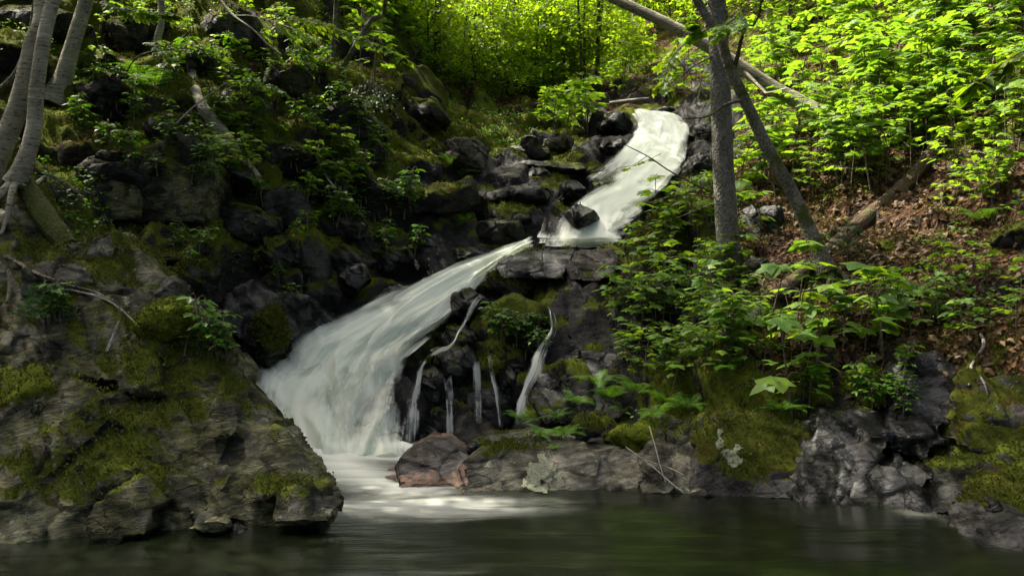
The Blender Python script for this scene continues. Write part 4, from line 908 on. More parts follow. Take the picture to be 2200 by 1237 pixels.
big_tree('birch_tree', 'thickest of the leaning birches at the left edge, pale banded bark', t1+up(t1[-1], top1, 3), (.15, .10, .085, .08, .078, .065, .05, .02), 'birch', [((-5.6, 9.2, 9.6), (2.4, 2.4, 1.2)), ((-7.6, 8.4, 8.6), (2, 2, 1))], 7000, .13, seed=401,
    limbs=[([P(92, 0, 8.2), (-6.3, 8.6, 8.0), (-7.6, 8.4, 8.6)], (.04, .015))])
t2 = [P(30, 395, 7.75), P(52, 350, 7.75), P(72, 280, 7.8), P(80, 180, 7.85), P(95, 80, 7.9), P(115, 0, 8.0)]; top2 = (-3.3, 9.2, 9.8)
big_tree('birch_tree', 'slimmer leaning birch with a curved foot and bare roots beside the thickest birch', t2+up(t2[-1], top2, 3), (.10, .075, .066, .062, .06, .058, .05, .035, .015), 'birch', [((-3.4, 9.3, 9.9), (2.6, 2.6, 1.2)), ((-1.6, 8.2, 9.4), (2.2, 2.2, .9))], 7500, .13, seed=402,
    extra=[('root', [P(30, 390, 7.75), P(5, 415, 7.6), P(-25, 440, 7.5), P(-60, 450, 7.4)], (.055, .04, .03, .02)), ('root', [P(32, 390, 7.72), P(22, 430, 7.55), P(14, 470, 7.5), P(2, 505, 7.4)], (.04, .026, .02, .012)), ('root', [P(38, 392, 7.7), P(50, 400, 7.75), P(75, 395, 7.9), P(95, 380, 8.1)], (.05, .03, .02, .015))])
t3 = [P(112, 225, 10.7), P(135, 170, 10.75), P(158, 90, 10.8), P(188, -10, 10.9)]; top3 = (-4.4, 12, 10.6)
big_tree('birch_tree', 'straight grey birch leaning right, behind the two leaning birches', t3+up(t3[-1], top3, 3), (.20, .105, .09, .085, .07, .05, .02), 'birch', [((-4.6, 12.2, 10.8), (2.6, 2.2, 1.2)), ((-7.8, 12, 11.4), (2.6, 2.2, 1.2)), ((-5.7, 11.6, 9.9), (1.9, 1.7, .7))], 13000, .13, seed=403,
    limbs=[([P(188, -10, 10.9), (-6, 11.8, 9.5), (-7.8, 12, 11)], (.05, .015))])
t4 = [P(-120, 250, 8.9), P(-10, 205, 8.8), P(35, 165, 8.7), P(60, 110, 8.6), P(75, 40, 8.55), P(80, -40, 8.5)]
big_tree('leaning_tree', 'dark crooked stem at the left edge crossing behind the birches', t4, (.09, .06, .05, .045, .04, .03), 'maplebark', seed=404)
t5 = [P(333, 170, 12.0), P(338, 90, 12.0), P(346, 0, 12.1)]
big_tree('young_tree', 'thin grey upright tree right of the three birches', t5+up(t5[-1], (-5.6, 13, 10), 2), (.06, .05, .045, .035, .015), 'birch', [((-6.6, 14, 12), (2.4, 2.0, 1.2))], 5000, .12, seed=405)
f0 = P(690, 232, 13.9)
t6 = [f0, P(700, 205, 14), P(712, 178, 14), P(716, 90, 14.1), P(722, -10, 14.2)]
big_tree('forked_sapling', 'forked sapling with two straight pale stems growing from the mossy bank', t6+up(t6[-1], (-3., 14.6, 10.2), 2), (.09, .06, .045, .04, .038, .03, .012), 'maplebark', [((-3.4, 15.2, 11), (2.4, 1.8, 1.2)), ((-2.0, 13.2, 10.4), (2, 1.8, 1.0))], 5500, .12, seed=406,
    extra=[('stem', [P(712, 185, 14), P(735, 150, 14), P(765, 95, 14), P(800, 40, 14), P(830, -20, 14), (-2., 12.6, 9.6)], (.055, .045, .042, .04, .036, .015)), ('root', [f0, P(680, 245, 13.8), P(672, 270, 13.6), P(688, 300, 13.5)], (.07, .05, .035, .02))])
t7 = [P(1778, 585, 9.0), P(1755, 530, 9.05), P(1705, 420, 9.15), P(1650, 320, 9.2), P(1600, 215, 9.3), P(1568, 145, 9.35), P(1540, 70, 9.4), P(1488, -20, 9.5)]
big_tree('maple_tree', 'crooked mossy maple leaning left in front of the slope, roots gripping a stone', t7+up(t7[-1], (.6, 9.6, 7.8), 2), (.11, .08, .07, .065, .06, .06, .05, .045, .035, .012), 'maplebark', [((.3, 9.6, 8.2), (2.2, 1.9, .9)), ((2.0, 7.8, 7.8), (1.8, 1.8, .8))], 2200, .13, seed=407,
    extra=[('root', [P(1778, 575, 9.0), P(1785, 600, 8.9), P(1775, 630, 8.75), P(1762, 645, 8.65)], (.06, .04, .03, .02)), ('root', [P(1782, 575, 9.0), P(1812, 590, 8.9), P(1818, 610, 8.8), P(1790, 645, 8.65)], (.05, .03, .022, .015)), ('root', [P(1780, 580, 9), P(1800, 610, 8.9), P(1798, 630, 8.8), P(1775, 648, 8.7)], (.04, .026, .02, .012))],
    limbs=[([P(1575, 160, 9.35), P(1585, 120, 9.3), P(1600, 60, 9.2), P(1640, -30, 9.0), (2.3, 7.8, 7.6)], (.03, .02, .012, .01)), ([P(1600, 215, 9.3), P(1560, 225, 9.2), P(1520, 250, 9.1), P(1465, 255, 9.0)], (.025, .016, .012, .005))])
t8 = [P(1578, 590, 9.75), P(1567, 540, 9.75), P(1556, 400, 9.8), P(1550, 250, 9.85), P(1544, 100, 9.9), P(1540, -20, 9.95)]
o8 = big_tree('spruce_tree', 'tall straight grey spruce trunk standing in front of the right bank', t8+up(t8[-1], (2.4, 10.2, 14), 3), (.17, .128, .118, .113, .108, .10, .07, .05, .02), 'spruce', seed=408, sides=20, rough=.03); k8 = o8t[-1]
rg = np.random.default_rng(8); lv = Leaves(); b8 = np.array(t8[0]); mbb = MB()
for k in range(70):
    z = rg.uniform(5.8, 13.5); a = rg.uniform(0, 6.3); L = (14.3-z)*.24*rg.uniform(.6, 1.1)+.3; c0 = np.array((2.3, 10.0, z)); d = np.array((math.cos(a), math.sin(a), -.18))
    mbb.tube([c0-b8, c0+d*L*.5-b8, c0+d*L+(0, 0, .1)-b8], (.02, .005), 4, 5)
    for q in range(70):
        t = rg.uniform(.25, 1); s = rg.choice((-1, 1)); dd = np.array((math.cos(a+s*.9), math.sin(a+s*.9), -.25)); lv.add(c0+d*L*t+dd*rg.uniform(0, .45)*(1.2-t)-b8, dd+rg.normal(0, .3, 3), rg.normal(size=3), rg.uniform(.10, .2))
obj('crown', leaves_mesh('crown', (np.array([(-.16, 0, 0), (.16, .1, 0), (0, 1, 0)]), np.array([(0, 1, 2)])), np.array(lv.p), np.array(lv.t), np.array(lv.u), np.array(lv.s), MAT['needle']), o8); mbb.build('branch', MAT['darkbark'], o8)
for pp, rr in (([(1530, 412, 9.8), (1500, 400, 9.6), (1440, 368, 9.4), (1390, 335, 9.3), (1340, 310, 9.2)], (.012, .010, .008, .004)), ([(1535, 425, 9.7), (1480, 418, 9.4), (1430, 425, 9.2), (1385, 440, 9.1)], (.008, .006, .003)), ([(1390, 335, 9.3), (1360, 355, 9.25), (1320, 365, 9.2), (1275, 400, 9.1)], (.004, .003, .002)), ([(1530, 438, 9.7), (1500, 450, 9.5), (1450, 470, 9.3)], (.008, .005, .003)), ([(1530, 60, 9.9), (1490, 80, 9.7), (1440, 130, 9.6), (1425, 190, 9.6)], (.014, .010, .006, .003)), ([(1535, 120, 9.9), (1480, 150, 9.6), (1430, 200, 9.5)], (.012, .008, .003))):
    e = MB(); e.tube([P(*q)-b8 for q in pp], rr, 5, 16, .1, 3); e.build('dead_branch', MAT['twig'], k8)

# logs and leaning dead wood
def log(name, label, path, rad, bark, seed, sides=12, rough=.12, stubs=(), cat='log'):
    p = np.array(path, float); b = p.mean(0); o = empty(name, tuple(b)); tag(o, label, cat)
    mb = MB(); mb.tube(p-b, rad, sides, len(p)*12, rough, seed); tk = mb.build('trunk', MAT[bark], o)
    for sp, sr in stubs:
        e = MB(); e.tube(np.array([P(*q) for q in sp])-b, sr, 6, 10, .1, seed); e.build('branch', MAT[bark], tk)
    return o
log('fallen_birch', 'long smooth fallen birch leaning across behind the tall spruce', [P(1290, -15, 13.4), P(1420, 45, 13.1), P(1530, 105, 12.9), P(1650, 182, 12.7), P(1730, 226, 12.5), P(1800, 262, 12.2)], (.07, .085, .095, .10, .105, .11), 'birch', 421, rough=.03, stubs=[([(1600, 155, 12.7), (1640, 195, 12.4), (1650, 200, 12.3), (1690, 190, 12.2)], (.03, .02, .01))])
def ground_path(pts, lift):
    o = []
    for px, py in pts:
        a, n = hit(px, py); o.append(a+np.array((0, -.03, lift)))
    return o
log('rotten_log', 'thick rotten brown log lying up the leafy slope behind the leaning maple', ground_path([(1655, 650), (1720, 600), (1790, 540), (1860, 478), (1950, 400), (2020, 310), (2075, 215)], .05), (.055, .075, .085, .09, .095, .09, .07), 'deadwood', 422, rough=.2)
log('rotten_log', 'broken lichen covered log sliding down the dark left bank', ground_path([(385, 108), (412, 165), (428, 225), (470, 285), (515, 345), (558, 395)], .06), (.04, .06, .07, .085, .07, .04), 'birch', 423, rough=.22)
log('rotten_log', 'moss covered beam slanting down from the foot of the birches', [P(45, 385, 7.9), P(80, 440, 7.75), P(115, 490, 7.6), P(150, 530, 7.5)], (.09, .10, .10, .08), 'mosswood', 424, rough=.15)
log('rotten_log', 'short broken log on the slope below the thin grey tree', ground_path([(240, 170), (270, 192), (290, 215), (310, 245)], .03), (.03, .035, .035, .02), 'deadwood', 425)
log('rotten_log', 'half buried grey log in the maple saplings on the right bank', ground_path([(1535, 735), (1590, 700), (1640, 670)], .03), (.05, .06, .05), 'greytwig', 426)
log('rotten_log', 'small log lying level at the far edge of the upper pool', [P(1150, 226, 19.6), P(1180, 224, 19.5), P(1215, 228, 19.4)], (.05, .06, .05), 'deadwood', 427)
log('rotten_log', 'pale dead log leaning out over the upper fall lip', [P(1310, 222, 18.6), P(1350, 217, 18.4), P(1395, 212, 18.2)], (.04, .04, .03), 'greytwig', 428)

# thin bare stems and twigs
def stem(name, label, paths, bark, cat='branch', group=None):
    a = [[P(*q) if len(q) == 3 else hit(*q)[0]+np.array((0, -.01, .012)) for q in pp] for pp, _ in paths]; b = a[0][0]; o = None; mb = MB()
    for p, (_, r) in zip(a, paths): mb.tube(np.array(p)-b, r, 5, 24, .1, 5)
    o = mb.build(name, MAT[bark], None); o.location = b; return tag(o, label, cat, group)
stem('bare_branch', 'long thin white branch arching over the mossy left bank', [([(360, 262, 10.2), (375, 268, 10.1), (410, 235, 10.2), (455, 200, 10.4), (490, 178, 10.6), (540, 172, 10.8)], (.012, .012, .010, .007, .004))], 'greytwig')
stem('bare_branch', 'curved pale stem hanging at the top of the left bank', [([(470, -5, 13.2), (500, 32, 13), (545, 65, 12.8), (575, 95, 12.7), (605, 118, 12.6)], (.02, .018, .016, .012)), ([(503, 34, 13), (550, 36, 12.8), (610, 55, 12.6), (680, 80, 12.4)], (.010, .007, .003))], 'greytwig')
stem('sapling_stem', 'slender bent stem arching right below the three birches', [([(258, 245, 10.9), (264, 190, 10.9), (275, 150, 10.8), (300, 120, 10.7), (350, 108, 10.6), (400, 105, 10.5)], (.012, .010, .008, .004))], 'twig', 'sapling')
stem('bare_branch', 'thin forked dead twig standing on the left bank left of the chute', [([(685, 310, 11.6), (683, 335, 11.5), (688, 355, 11.4), (705, 385, 11.2), (722, 405, 11)], (.010, .010, .010, .008)), ([(683, 330, 11.5), (697, 312, 11.5)], (.007, .004))], 'greytwig')
stem('bare_branch', 'thin leaning dead stem below the hemlock boughs on the left bank', [([(838, 225, 14.8), (832, 260, 14.6), (820, 290, 14.4), (803, 312, 14.2)], (.012, .012, .010))], 'greytwig')
stem('tree_root', 'bare root creeping across the top of the left outcrop', [([(15, 555), (45, 570), (80, 590), (120, 605)], (.022, .020, .016, .012)), ([(20, 580, 6.9), (22, 620, 6.8), (15, 650, 6.7)], (.02, .02, .012))], 'twig', 'root')
stem('tree_root', 'bundle of thin grey roots trailing over dead leaves on the left outcrop', [([(120, 618), (170, 632), (220, 640), (262, 668), (300, 705)], (.010, .008, .004)), ([(130, 612), (200, 628), (250, 650)], (.008, .006, .003)), ([(150, 625), (230, 648), (285, 690)], (.008, .006, .003))], 'greytwig', 'root')
stem('bare_branch', 'pale splintered stick standing in the cleft of the left outcrop', [([(256, 690, 6.45), (244, 720, 6.4), (230, 755, 6.3)], (.008, .010, .006)), ([(250, 700, 6.42), (238, 730, 6.38), (226, 752, 6.3)], (.004, .006, .003))], 'greytwig')
stem('bare_branch', 'thin fallen twigs crossing at the right end of the pool ledge', [([(1345, 960, 6.85), (1400, 1000, 6.6), (1440, 1035, 6.4), (1468, 1058, 6.3)], (.006, .005, .003)), ([(1395, 915, 6.9), (1408, 960, 6.7), (1420, 1005, 6.5), (1430, 1035, 6.4)], (.005, .004, .002)), ([(1380, 985, 6.7), (1440, 1005, 6.5), (1470, 1020, 6.4)], (.004, .003, .002))], 'greytwig')
stem('tree_root', 'forked root hanging down the mossy rock at the right edge', [([(2105, 720), (2112, 745), (2085, 790), (2080, 830)], (.012, .016, .012, .006)), ([(2085, 790), (2110, 820), (2120, 850)], (.01, .008, .004))], 'greytwig', 'root')
stem('bare_branch', 'curved grey stick lying in the leaves right of the leaning maple', [([(1868, 560), (1880, 552), (1900, 552), (1915, 560)], (.012, .010, .006))], 'greytwig')
rg = np.random.default_rng(31)
for k, (x0, y0, x1, y1, lb) in enumerate([(1850, 330, 2200, 300, 'long thin bowed dead twig across the upper right slope'), (1820, 300, 1990, 345, 'thin bowed twig hanging below the maple leaves on the right slope'), (1930, 345, 2200, 385, 'thin dead twig lying along the right slope above the half buried boulder'), (1890, 280, 1880, 400, 'thin upright dead stem on the right slope near the rotten log'), (1970, 270, 1965, 420, 'upright bare sapling stem crossing the rotten log'), (1780, 170, 1784, 340, 'dark slender bare stem among the leaves of the right slope'), (1690, 120, 1682, 320, 'slender bare stem behind the leaning maple'), (1590, 600, 1700, 700, 'dead twig on the leaf litter below the foot of the tall spruce'), (1730, 640, 1690, 690, 'short dead twig beside the maple roots'), (1735, 700, 1725, 860, 'dark thin stem rising from the bank edge through the big leaves'), (1880, 640, 1876, 700, 'short dark stem in the leaf litter of the right bank')]):
    ends = [hit(x0, y0)[0], hit(x1, y1)[0]]
    if ends[0] is None or ends[1] is None: continue
    mid = [ends[0]+(ends[1]-ends[0])*t+np.array((rg.normal(0, .05), -.12-.1*rg.random(), .10+.12*rg.random())) for t in (.3, .65)]
    mb = MB(); mb.tube(np.array([ends[0], *mid, ends[1]])-ends[0], (.007, .006, .005, .003), 5, 20, .1, k)
    for q in range(3):
        t = rg.uniform(.3, .8); p = ends[0]+(ends[1]-ends[0])*t+(0, -.1, .1); mb.tube(np.array([p, p+rg.normal(0, .12, 3), p+rg.normal(0, .25, 3)])-ends[0], (.003, .0015), 4, 8)
    o = mb.build('bare_branch', MAT['twig']); o.location = ends[0]; tag(o, lb, 'branch')

# ------------------------------------------------------------------ saplings, ferns and herbs where they grow
rg = np.random.default_rng(77)
bushy = Stock([proto('maple_seedling', 'seedling', sapling_parts(500+k, .28+.05*k, 3, .085+.006*k, .20, per=3)) for k in range(6)])
broad = Stock([proto('maple_sapling', 'sapling', sapling_parts(520+k, .32+.10*k, 2, .15+.012*k, .20, per=2)) for k in range(5)])
tall = Stock([proto('maple_sapling', 'sapling', sapling_parts(540+k, .65+.12*k, 4, .12+.01*k, .36, per=4)) for k in range(6)])
ferns = Stock([proto('fern', 'fern', fern_parts(560+k, 8+k, .34+.05*k)) for k in range(4)])
herbs = Stock([proto('wild_herb', 'herb', sapling_parts(580+k, .12+.03*k, 4, .050+.006*k, .10, T_OVAL, 'herb', 4)) for k in range(5)])
def scatter(stock, poly, n, sc, label, group, lift=0., wet_ok=False):
    for k, (px, py) in enumerate(poly_points(poly, n, rg)):
        a, nr = hit(px, py)
        if a is None: continue
        stock.put(int(rg.integers(99)), tuple(a+np.array((0, 0, lift))), rg.uniform(0, 6.3), rg.uniform(*sc), label, group, (rg.normal(0, .12), rg.normal(0, .12)))
scatter(bushy, [(1300, 700), (1350, 600), (1500, 560), (1600, 600), (1640, 700), (1600, 800), (1480, 850), (1330, 800)], 95, (.6, 1.15), 'bushy young maple with small bright leaves in the thicket right of the big mossy boulder', 'young maples in the thicket right of the falls')
scatter(bushy, [(1380, 470), (1540, 460), (1540, 560), (1350, 570)], 14, (.8, 1.3), 'small leafy maple on the mossy bank left of the spruce trunk', 'small maples left of the spruce trunk')
scatter(broad, [(1620, 760), (1700, 690), (1800, 680), (1950, 650), (1930, 760), (1760, 850), (1620, 820)], 18, (.75, 1.2), 'maple seedling with broad bright leaves on the leaf litter below the leaning maple', 'broad leaved seedlings below the leaning maple')
scatter(broad, [(1640, 870), (1760, 840), (1790, 880), (1700, 900)], 4, (.8, 1.1), 'maple seedling with broad leaves hanging over the large mossy boulder', 'seedlings over the mossy boulder')
scatter(tall, [(1600, 10), (2200, 10), (2200, 150), (2080, 260), (1850, 340), (1620, 250)], 110, (.8, 1.4), 'leafy maple sapling on the sunlit upper right slope', 'maple saplings on the upper right slope')
scatter(tall, [(1600, 270), (1830, 330), (1960, 260), (1900, 400), (1760, 440), (1620, 430)], 30, (.7, 1.2), 'maple sapling between the leaning maple and the rotten log', 'maple saplings between leaning maple and rotten log')
scatter(bushy, [(1090, 262), (1250, 262), (1330, 300), (1180, 292)], 16, (1.2, 2.0), 'low bright green maple on the sunlit bank left of the upper fall', 'low maples on the bank left of the upper fall')
scatter(tall, [(1360, 150), (1540, 170), (1540, 235), (1300, 225)], 14, (.7, 1.2), 'maple sapling on the bank behind the upper fall lip', 'maple saplings behind the upper fall')
scatter(bushy, [(470, 270), (560, 280), (570, 400), (440, 440), (440, 350)], 30, (.45, .9), 'small green sapling on the shaded left bank right of the square cliff', 'saplings right of the square cliff')
scatter(bushy, [(640, 330), (780, 330), (760, 430), (620, 420)], 30, (.5, 1.0), 'small green sapling in the middle of the left bank', 'saplings in the middle of the left bank')
scatter(bushy, [(760, 60), (980, 60), (960, 150), (780, 180)], 24, (1.3, 2.2), 'green sapling at the top of the left bank under the hemlock', 'saplings at the top of the left bank')
scatter(herbs, [(1045, 690), (1160, 690), (1165, 740), (1120, 790), (1080, 750)], 16, (.9, 1.4), 'bright green herb growing on the face of the big mossy boulder', 'herbs on the big mossy boulder')
scatter(herbs, [(370, 740), (490, 700), (500, 780), (400, 785)], 7, (.9, 1.5), 'small herb with pointed leaves on the right edge of the left outcrop', 'herbs on the edge of the left outcrop')
scatter(herbs, [(100, 660), (170, 690), (165, 710), (110, 705)], 4, (.9, 1.3), 'small broad leaved herb beside the spruce seedling', 'herbs beside the spruce seedling')
scatter(tall, [(1830, 330), (2060, 250), (2000, 330), (1880, 420), (1780, 440)], 16, (.6, 1.), 'maple sapling on the slope just above the rotten log', 'maple saplings above the rotten log')
scatter(broad, [(1560, 300), (1640, 300), (1660, 520), (1590, 520)], 10, (.9, 1.4), 'maple seedling growing just right of the tall spruce trunk', 'seedlings right of the spruce trunk')
scatter(bushy, [(180, 40), (620, 30), (700, 250), (480, 250), (200, 200)], 26, (.5, 1.0), 'small green sapling on the steep slope at the top left behind the birches', 'saplings on the upper left slope')
scatter(tall, [(2000, 150), (2200, 130), (2200, 420), (2020, 430)], 16, (.5, .9), 'low maple sapling at the right edge of the slope', 'low saplings at the right edge')
scatter(bushy, [(1860, 600), (2200, 560), (2200, 760), (1900, 740)], 16, (.5, 1.), 'small seedling on the bare leaf litter above the right rock wall', 'seedlings above the right rock wall')
scatter(tall, [(1900, 230), (2200, 200), (2200, 330), (1950, 360)], 20, (.5, .95), 'maple sapling on the slope right of the rotten log top', 'saplings right of the rotten log top')
scatter(bushy, [(1950, 380), (2200, 360), (2200, 560), (1980, 520)], 10, (.6, 1.1), 'small seedling around the half buried boulder', 'seedlings around the half buried boulder')
scatter(herbs, [(690, 400), (880, 430), (900, 560), (780, 520), (650, 440)], 40, (1.0, 1.8), 'small green herb on the mossy slope above the chute', 'herbs on the mossy slope above the chute')
scatter(herbs, [(1810, 800), (1960, 790), (1950, 890), (1850, 890)], 14, (.7, 1.1), 'tiny green herb on the bright moss of the right rock wall', 'herbs on the right rock wall')
scatter(herbs, [(150, 150), (700, 100), (900, 330), (700, 480), (480, 420), (160, 330)], 120, (.8, 1.6), 'small green herb on the craggy mossy left bank', 'herbs on the craggy left bank')
scatter(herbs, [(200, 480), (700, 480), (650, 650), (520, 620), (300, 520)], 16, (.8, 1.4), 'tiny green herb in the dark hollow behind the left outcrop', 'herbs in the dark hollow')
for px, py, sc, lb in [(1115, 905, .7, 'small fern left of the foot of the narrow side fall'), (1165, 905, .9, 'bright fern right of the foot of the narrow side fall'), (1200, 900, .9, 'bright fern beside the tan boulder behind the pool ledge'), (1215, 940, .7, 'low fern in front of the tan boulder behind the pool ledge'), (1160, 940, .65, 'low fern on the left end of the ledge fern bed'),
        (1310, 860, 1.1, 'tall bright fern at the lower edge of the maple thicket'), (1370, 850, 1.2, 'largest bright fern under the maple thicket'), (1430, 870, 1.0, 'bright fern right of the largest fern'), (1680, 885, .8, 'fern hanging over the large mossy boulder'), (1745, 830, .8, 'fern on the bank edge above the smooth dark rock face'), (1960, 640, .9, 'fern in the leaf litter below the half buried boulder'),
        (300, 175, 1.4, 'fern on the dark slope behind the slender bent stem'), (330, 190, 1.2, 'fern beside the thin grey upright tree'), (455, 325, 1.1, 'fern hanging beside the broken log on the left bank'), (540, 405, 1.1, 'feathery fern at the lower end of the broken log'), (970, 360, 1.3, 'fern below the grey cracked boulder on the left bank'), (990, 380, 1.1, 'fern between the grey cracked boulder and the flat brown boulder'), (1000, 475, .9, 'fern at the foot of the flat brown boulder'), (2110, 480, 1.2, 'grey green fern in the sun patch at the right edge'), (1290, 830, 1.0, 'fern at the lower left corner of the maple thicket'), (1340, 890, .9, 'fern on the mossy hummock below the maple thicket'), (1410, 900, .9, 'second fern on the mossy hummock, right of the first'), (1480, 880, .9, 'fern on the bank above the large mossy boulder'), (1240, 870, .8, 'small fern on the wet slab left of the maple thicket'), (1560, 800, .9, 'fern in the lower right of the maple thicket'), (1190, 965, .35, 'tiny fern growing on top of the pool ledge')]:
    a, nr = hit(px, py)
    if a is not None: ferns.put(int(rg.integers(99)), tuple(a), rg.uniform(0, 6.3), sc*.95, lb, None, (.15, 0))
a, _ = hit(95, 705); s1 = proto('spruce_seedling', 'seedling', seedling_parts(601, .38)); s1.location = a; s1['label'] = 'bright green spruce seedling on the left outcrop'
a, _ = hit(1820, 560); s2 = proto('spruce_seedling', 'seedling', seedling_parts(602, .45, 'needle')); s2.location = a; s2['label'] = 'dark spruce seedling right of the leaning maple'
for st in (bushy, broad, tall, ferns, herbs): st.clear()

# leafy boughs that reach into view
def bough(name, label, path, n, leaf, mat, seed, T=T_OVAL, r=.006, width=.35):
    rg = np.random.default_rng(seed); p = catmull([P(*q) for q in path], 40); b = p[0].copy(); o = empty(name, tuple(b)); tag(o, label, 'branch'); mb = MB(); mb.tube(p[::5]-b, (r, r*.3), 5, 20); lv = Leaves()
    for k in range(n//6):
        i = rg.integers(6, 39); ax = p[min(39, i+1)]-p[i-1]; ax /= np.linalg.norm(ax); s = np.cross(ax, (0, 0, 1)); s /= np.linalg.norm(s); sg = rg.choice((-1, 1)); L = width*rg.uniform(.3, 1)*(1.1-i/45)
        d = ax*.7+s*sg*.8+np.array((0, 0, rg.normal(-.12, .15))); e = p[i]+d*L; mb.tube([p[i]-b, e-b], (r*.3, r*.12), 4, 3)
        for q in range(6):
            t = (q+1)/6; a = (1 if q % 2 else -1); dd = d*.8+np.cross(d, (0, 0, 1))*a*.7+(0, 0, -.25); lv.add(p[i]+d*L*t-b, dd, (rg.normal(0, .25), rg.normal(0, .25), 1), leaf*rg.uniform(.7, 1.15))
    mb.build('branch', MAT['twig'], o); obj('foliage', lv.mesh('foliage', T, MAT[mat]), o); return o
bough('leafy_branch', 'sunlit beech bough reaching in front of the forked sapling', [(560, 20, 12.4), (640, 42, 12.2), (720, 60, 12), (800, 90, 11.8), (870, 125, 11.6)], 540, .12, 'far_leaf', 701, width=.55)
bough('leafy_branch', 'green beech bough over the top of the left bank', [(580, 30, 12.6), (620, 80, 12.4), (650, 110, 12.3), (670, 140, 12.2)], 220, .10, 'maple', 702)
bough('leafy_branch', 'leafy bough hanging in from the top edge right of the birches', [(200, -20, 9.6), (250, 15, 9.6), (310, 25, 9.6), (370, 30, 9.6)], 260, .095, 'maple', 703)
bough('leafy_branch', 'small leafy twig on the slender bent stem of the left bank', [(300, 118, 10.7), (350, 105, 10.6), (400, 105, 10.5), (430, 115, 10.5)], 110, .075, 'herb', 704)
bough('leafy_branch', 'leaf spray at the end of the long white branch', [(480, 180, 10.6), (530, 172, 10.8), (580, 185, 10.8), (610, 200, 10.8)], 150, .075, 'herb', 705)
bough('leafy_branch', 'broad maple spray entering at the right edge', [(2290, 75, 6.6), (2200, 110, 6.6), (2150, 140, 6.6), (2085, 190, 6.6)], 54, .17, 'far_leaf', 706, T_MAPLE, width=.25)
bough('leafy_branch', 'yellow green maple spray hanging over the upper fall lip', [(1480, 60, 12.5), (1450, 110, 12.4), (1435, 150, 12.3), (1420, 190, 12.2)], 120, .11, 'far_leaf', 707, T_LOBE3, width=.5)
bough('leafy_branch', 'maple sprays crossing above the tall spruce trunk', [(1620, -20, 9.0), (1580, 40, 8.9), (1530, 60, 8.8), (1480, 50, 8.8)], 110, .11, 'maple', 708, T_LOBE3, width=.5)
bough('leafy_branch', 'thin maple twig spread in front of the upper fall', [(1420, 330, 9.6), (1380, 350, 9.5), (1330, 370, 9.4), (1260, 405, 9.3)], 30, .06, 'maple', 709, T_LOBE3, width=.22, r=.004)
bough('hemlock_bough', 'dark drooping hemlock bough in front of the mossy bank', [(800, 150, 13.6), (790, 200, 13.3), (765, 240, 13.2), (730, 250, 13.1)], 900, .05, 'needle', 710, T_DIA, width=.75)

# the forest on the back slope and along the rim
far = Stock([proto('forest_tree', 'tree', young_tree_parts(800+k, 3.2+.5*k, 1.7+.12*k, 24, 1500, .16, r0=.035+.006*k, low=.12, T=(T_DIA if k % 2 else T_LOBE3))) for k in range(6)])
rg = np.random.default_rng(99)
def forest(poly, n, sc, label, group):
    for p in poly_points(poly, n, rg):
        if dist_poly(np.array([p[0]]), np.array([p[1]]), STREAM)[0] < 1.1 and p[1] < 21: continue
        far.put(int(rg.integers(99)), tuple(drop(p[0], p[1])+np.array((0, 0, -.05))), rg.uniform(0, 6.3), rg.uniform(*sc), label, group, (rg.normal(0, .06), rg.normal(0, .06)))
forest([(-1.6, 20.2), (3.6, 20.6), (4.6, 24), (-2.6, 24)], 18, (.4, .75), 'young sunlit broadleaf tree just beyond the upper pool', 'young trees beyond the upper pool')
forest([(-4, 24), (6, 24), (10, 36), (-6, 36)], 62, (.5, .85), 'bright broadleaf tree on the sunlit back slope above the falls', 'trees on the back slope above the falls')
forest([(4.4, 17.5), (9, 19), (13, 26), (6, 26)], 18, (.7, 1.2), 'bright broadleaf tree at the top of the right slope', 'trees at the top of the right slope')
forest([(-4.2, 18.5), (-1.8, 19.5), (-3, 25), (-7, 23)], 20, (.4, .85), 'shaded green tree at the rim of the left bank', 'trees at the rim of the left bank')
far.clear()
conif = Stock([proto('hemlock_tree', 'tree', young_tree_parts(850+k, 7+k, 2.0, 60, 5200, .13, T_DIA, 'needle', 'darkbark', .11, .12)) for k in range(1)])
for k, (px, py, Y, lb) in enumerate([(590, 60, 17.5, 'dark hemlock at the top of the left bank behind the forked sapling')]):
    a = P(px, py, Y); conif.put(k, tuple(drop(a[0], a[1])), k*1.3, 1., lb, None)
